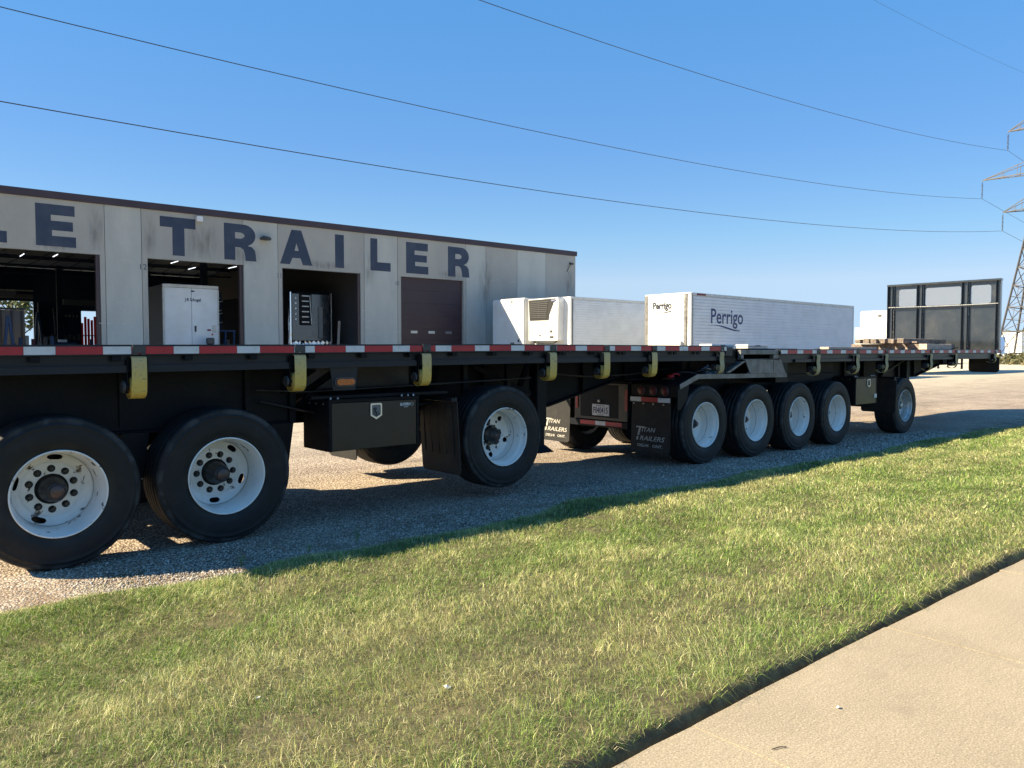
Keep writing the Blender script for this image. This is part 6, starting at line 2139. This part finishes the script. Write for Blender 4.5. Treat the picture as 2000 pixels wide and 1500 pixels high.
def tree(x, y, h, rx, label, seed, mt='leaf', n=2600, size=0.22, name='tree', group='trees along the far edge of the lot'):
    o = empty(name, (x, y, -0.1), label=label, cat='tree', group=group)
    m_ = MB().tube([(x, y, -0.1), (x + 0.1, y, h * 0.35), (x - 0.1, y + 0.1, h * 0.7)], [0.22, 0.16, 0.07], 8)
    for k in range(5):
        a = k * 1.3
        m_.tube([(x, y, h * (0.3 + 0.08 * k)), (x + rx * 0.6 * math.cos(a), y + rx * 0.6 * math.sin(a), h * (0.5 + 0.08 * k))], [0.09, 0.03], 6)
    m_.build('trunk', 'bark', o)
    crown('crown', (x, y, h * 0.64), rx, rx, h * 0.42, n, size, mt, o, seed)
tree(232, 58.5, 9.0, 4.0, 'tallest leafy tree on the far horizon, at the right edge', 1, n=3500, size=0.3)
tree(234, 63.5, 7.2, 4.0, 'rounded tree left of the tallest one on the far horizon', 2, n=3000, size=0.3)
tree(236, 68, 6.6, 4.5, 'low tree beyond the pylon legs on the far horizon', 3, n=3000, size=0.3)
tree(239, 73, 6.8, 5, 'low tree just right of the headboard on the far horizon', 4, n=3000, size=0.3)
tree(236, 50, 9.5, 5, 'leafy tree beyond the right edge of the lot', 5, n=3000, size=0.3)
bo = empty('bush', (75, 29.6, 0), label='sunlit bush between the lettered trailer and the cream-white trailer', cat='bush')
crown('foliage', (75, 29.6, 1.6), 1.1, 1.3, 1.7, 1500, 0.14, 'leaf2', bo, 7)
MB().tube([(75, 29.6, -0.05), (75.1, 29.6, 1.2)], 0.06, 6).build('stem', 'bark', bo)
sc = crown('scrub', (108, 27, 0.5), 12, 5, 0.9, 5000, 0.2, 'leaf2', None, 9, lumps=26)
tag(sc, 'dry weedy scrub along the far edge of the lot under the distant flatbed', 'scrub', kind='stuff')
# trees inside view through the rear door, and behind the camera for reflections
tree(6.5, 75, 8, 3.2, 'yellow-green tree seen through the far door of bay 13', 12, 'leaf2', n=2200, size=0.2, group='trees behind the workshop')
tree(12, 80, 8, 3.2, 'tree hidden mostly by the rear wall behind bay 13', 13, 'leaf', n=1500, size=0.2, group='trees behind the workshop')
for i, (x, y, h) in enumerate(((-24, -3, 9), (-30, 6, 11), (-22, -14, 10), (-34, -8, 12))):
    tree(x, y, h, 4, ['medium tree behind the viewpoint beside the footpath', 'broad tree far behind the left trailer', 'tree across the street behind the viewpoint', 'tallest tree far behind the viewpoint'][i], 20 + i, n=1500, size=0.3, group='trees behind the viewpoint')

# ================================================================== PYLON AND POWER LINES
TX, TY = 127.0, 32.1
py = empty('transmission_tower', (TX, TY, 0), label='steel lattice transmission tower with hanging insulators at the right edge', cat='pylon')
def half(z):
    return 4.2 + (1.25 - 4.2) * z / 19.5 if z < 19.5 else 1.25 - (z - 19.5) * 0.028
lv = [0, 4.2, 7.6, 10.6, 13.2, 15.6, 17.7, 19.5, 21.4, 23.9, 26.4, 29.6, 32.8, 36.0, 38.0]
corn = lambda z: [(TX + sx * half(z), TY + sy * half(z), z) for sx, sy in ((-1, -1), (1, -1), (1, 1), (-1, 1))]
for j in range(4):
    m_ = MB()
    for a, b_ in zip(lv[:-1], lv[1:]):
        m_.bar(corn(a)[j], corn(b_)[j], 0.20, 0.20)
    m_.build('leg', 'pylon', py)
for a, b_ in zip(lv[:-1], lv[1:]):
    m_ = MB()
    ca, cb = corn(a), corn(b_)
    for j in range(4):
        k = (j + 1) % 4
        m_.bar(ca[j], cb[k], 0.085, 0.085)
        m_.bar(ca[k], cb[j], 0.085, 0.085)
        m_.bar(cb[j], cb[k], 0.11, 0.11)
        if b_ - a > 2.9:
            mid = [(ca[j][i] + ca[k][i] + cb[j][i] + cb[k][i]) / 4 for i in range(3)]
            m_.bar(mid, [(cb[j][i] + cb[k][i]) / 2 for i in range(3)], 0.06, 0.06)
            m_.bar([(ca[j][i] + cb[j][i]) / 2 for i in range(3)], [(ca[k][i] + cb[k][i]) / 2 for i in range(3)], 0.06, 0.06)
    m_.build('bracing', 'pylon', py)
arms = ((21.4, 4.85), (26.4, 7.6), (32.8, 4.45))
def wirepts(tip, zlow, xl, side):
    """cable hung from an insulator foot back over the camera and on to the next tower"""
    x1, y1, z1 = tip
    pts = []
    for k in range(61):
        u = k / 60
        x = x1 + (xl - x1) * u
        # parabola with its low point at x = 2
        z = zlow + (z1 - zlow) * ((x - 2.0) / (x1 - 2.0)) ** 2
        pts.append((x, y1, z))
    return pts
zl = {21.4: 11.45, 26.4: 16.2, 32.8: 22.1}
names_w = {(21.4, 1): 'lowest power cable crossing the sky above the workshop', (26.4, 1): 'second power cable from the workshop roof, starting top left', (32.8, 1): 'third power cable, entering at the middle of the top edge',
           (21.4, -1): 'low power cable on the street side of the tower', (26.4, -1): 'middle power cable on the street side of the tower', (32.8, -1): 'high power cable on the street side of the tower'}
for z, r_ in arms:
    for s_ in (1, -1):
        tip = (TX, TY + s_ * r_, z)
        m_ = MB()
        h0, h1 = half(z), half(z + 1.9)
        for sx in (-1, 1):
            m_.bar((TX + sx * h0, TY + s_ * h0, z), tip, 0.12, 0.12)
            m_.bar((TX + sx * h1, TY + s_ * h1, z + 1.9), tip, 0.09, 0.09)
            for t in (0.3, 0.6):
                p0 = [(TX + sx * h0) * (1 - t) + tip[0] * t, (TY + s_ * h0) * (1 - t) + tip[1] * t, z]
                p1 = [(TX + sx * h1) * (1 - t) + tip[0] * t, (TY + s_ * h1) * (1 - t) + tip[1] * t, (z + 1.9) * (1 - t) + z * t]
                m_.bar(p0, p1, 0.06, 0.06)
        for t in (0.15, 0.45):
            m_.bar((TX - h0 * (1 - t), TY + s_ * (h0 * (1 - t) + r_ * t), z), (TX + h0 * (1 - t - 0.25), TY + s_ * (h0 * (0.75 - t) + r_ * (t + 0.25)), z), 0.06, 0.06)
        m_.build('cross_arm', 'pylon', py)
        m_ = MB()
        pr = []
        for k in range(11):
            zz = -0.45 - 0.19 * k
            pr += [(0.025, zz), (0.13, zz - 0.04), (0.13, zz - 0.075), (0.03, zz - 0.09)]
        m_.lathe([(0.03, 0)] + pr + [(0.03, -2.55), (0.05, -2.65)], 10, tip, axis='Z')
        m_.build('insulator', 'insul', py)
        foot = (tip[0], tip[1], z - 2.64)
        if s_ == 1:
            P_ = wirepts(foot, zl[z], -110, s_)
            P2 = [(TX + 230 * (k / 24.0), foot[1] - 20 * (k / 24), foot[2] - 9.5 * math.sin(math.pi * min(1, k / 24.0)) ) for k in range(1, 25)]
            MB().tube(list(reversed(P2)) + P_, 0.024, 5).build('power_line', 'wire', None, names_w[(z, s_)], None, 'power line', 'power cables hung from the tower')
# shield wire
pts = [(TX + (-110 - TX) * k / 60, TY - 1.2, 37.9 - 7.6 + 7.6 * (((TX + (-110 - TX) * k / 60) - 2) / (TX - 2)) ** 2) for k in range(61)]
MB().tube(pts, 0.010, 5).build('power_line', 'wire', None, 'thin shield wire crossing the top right corner of the sky', None, 'power line', 'power cables hung from the tower')

# small litter on the grass and the path
def scrap(x, y, z, s_, mt, label, name='paper_scrap', cat='litter'):
    r_ = random.Random(int(x * 100))
    m_ = MB()
    v_ = [(x + s_ * (i - 1) * 0.5 + r_.uniform(-.2, .2) * s_, y + s_ * (j - 1) * 0.4 + r_.uniform(-.2, .2) * s_, z + r_.uniform(0, 0.5) * s_) for i in range(3) for j in range(3)]
    f_ = [(i * 3 + j, i * 3 + j + 3, i * 3 + j + 4, i * 3 + j + 1) for i in range(2) for j in range(2)]
    k_ = len(v_)
    m_.add(v_ + [(a, b, c - 0.001) for a, b, c in v_], f_ + [tuple(q + k_ for q in reversed(ff)) for ff in f_])
    m_.build(name, mt, None, label, None, cat)
scrap(1.924, 2.601, 0.040, 0.030, 'white', 'small white scrap of paper lying in the near grass, bottom centre')
scrap(1.277, 3.032, 0.042, 0.022, 'white', 'tiny white scrap in the grass towards the lower left')
scrap(10.66, 4.85, -0.005, 0.05, 'white', 'white scrap at the far edge of the lawn beside the gravel')
MB().tube([(2.565, 1.452, 0.004), (2.60, 1.44, 0.006), (2.622, 1.425, 0.004)], 0.002, 6).build('twig', 'bark', None, 'short dark twig lying on the concrete footpath', None, 'twig')
scrap(3.075, 1.445, 0.004, 0.014, 'offwhite', 'tiny pale fleck lying on the footpath beyond the twig')
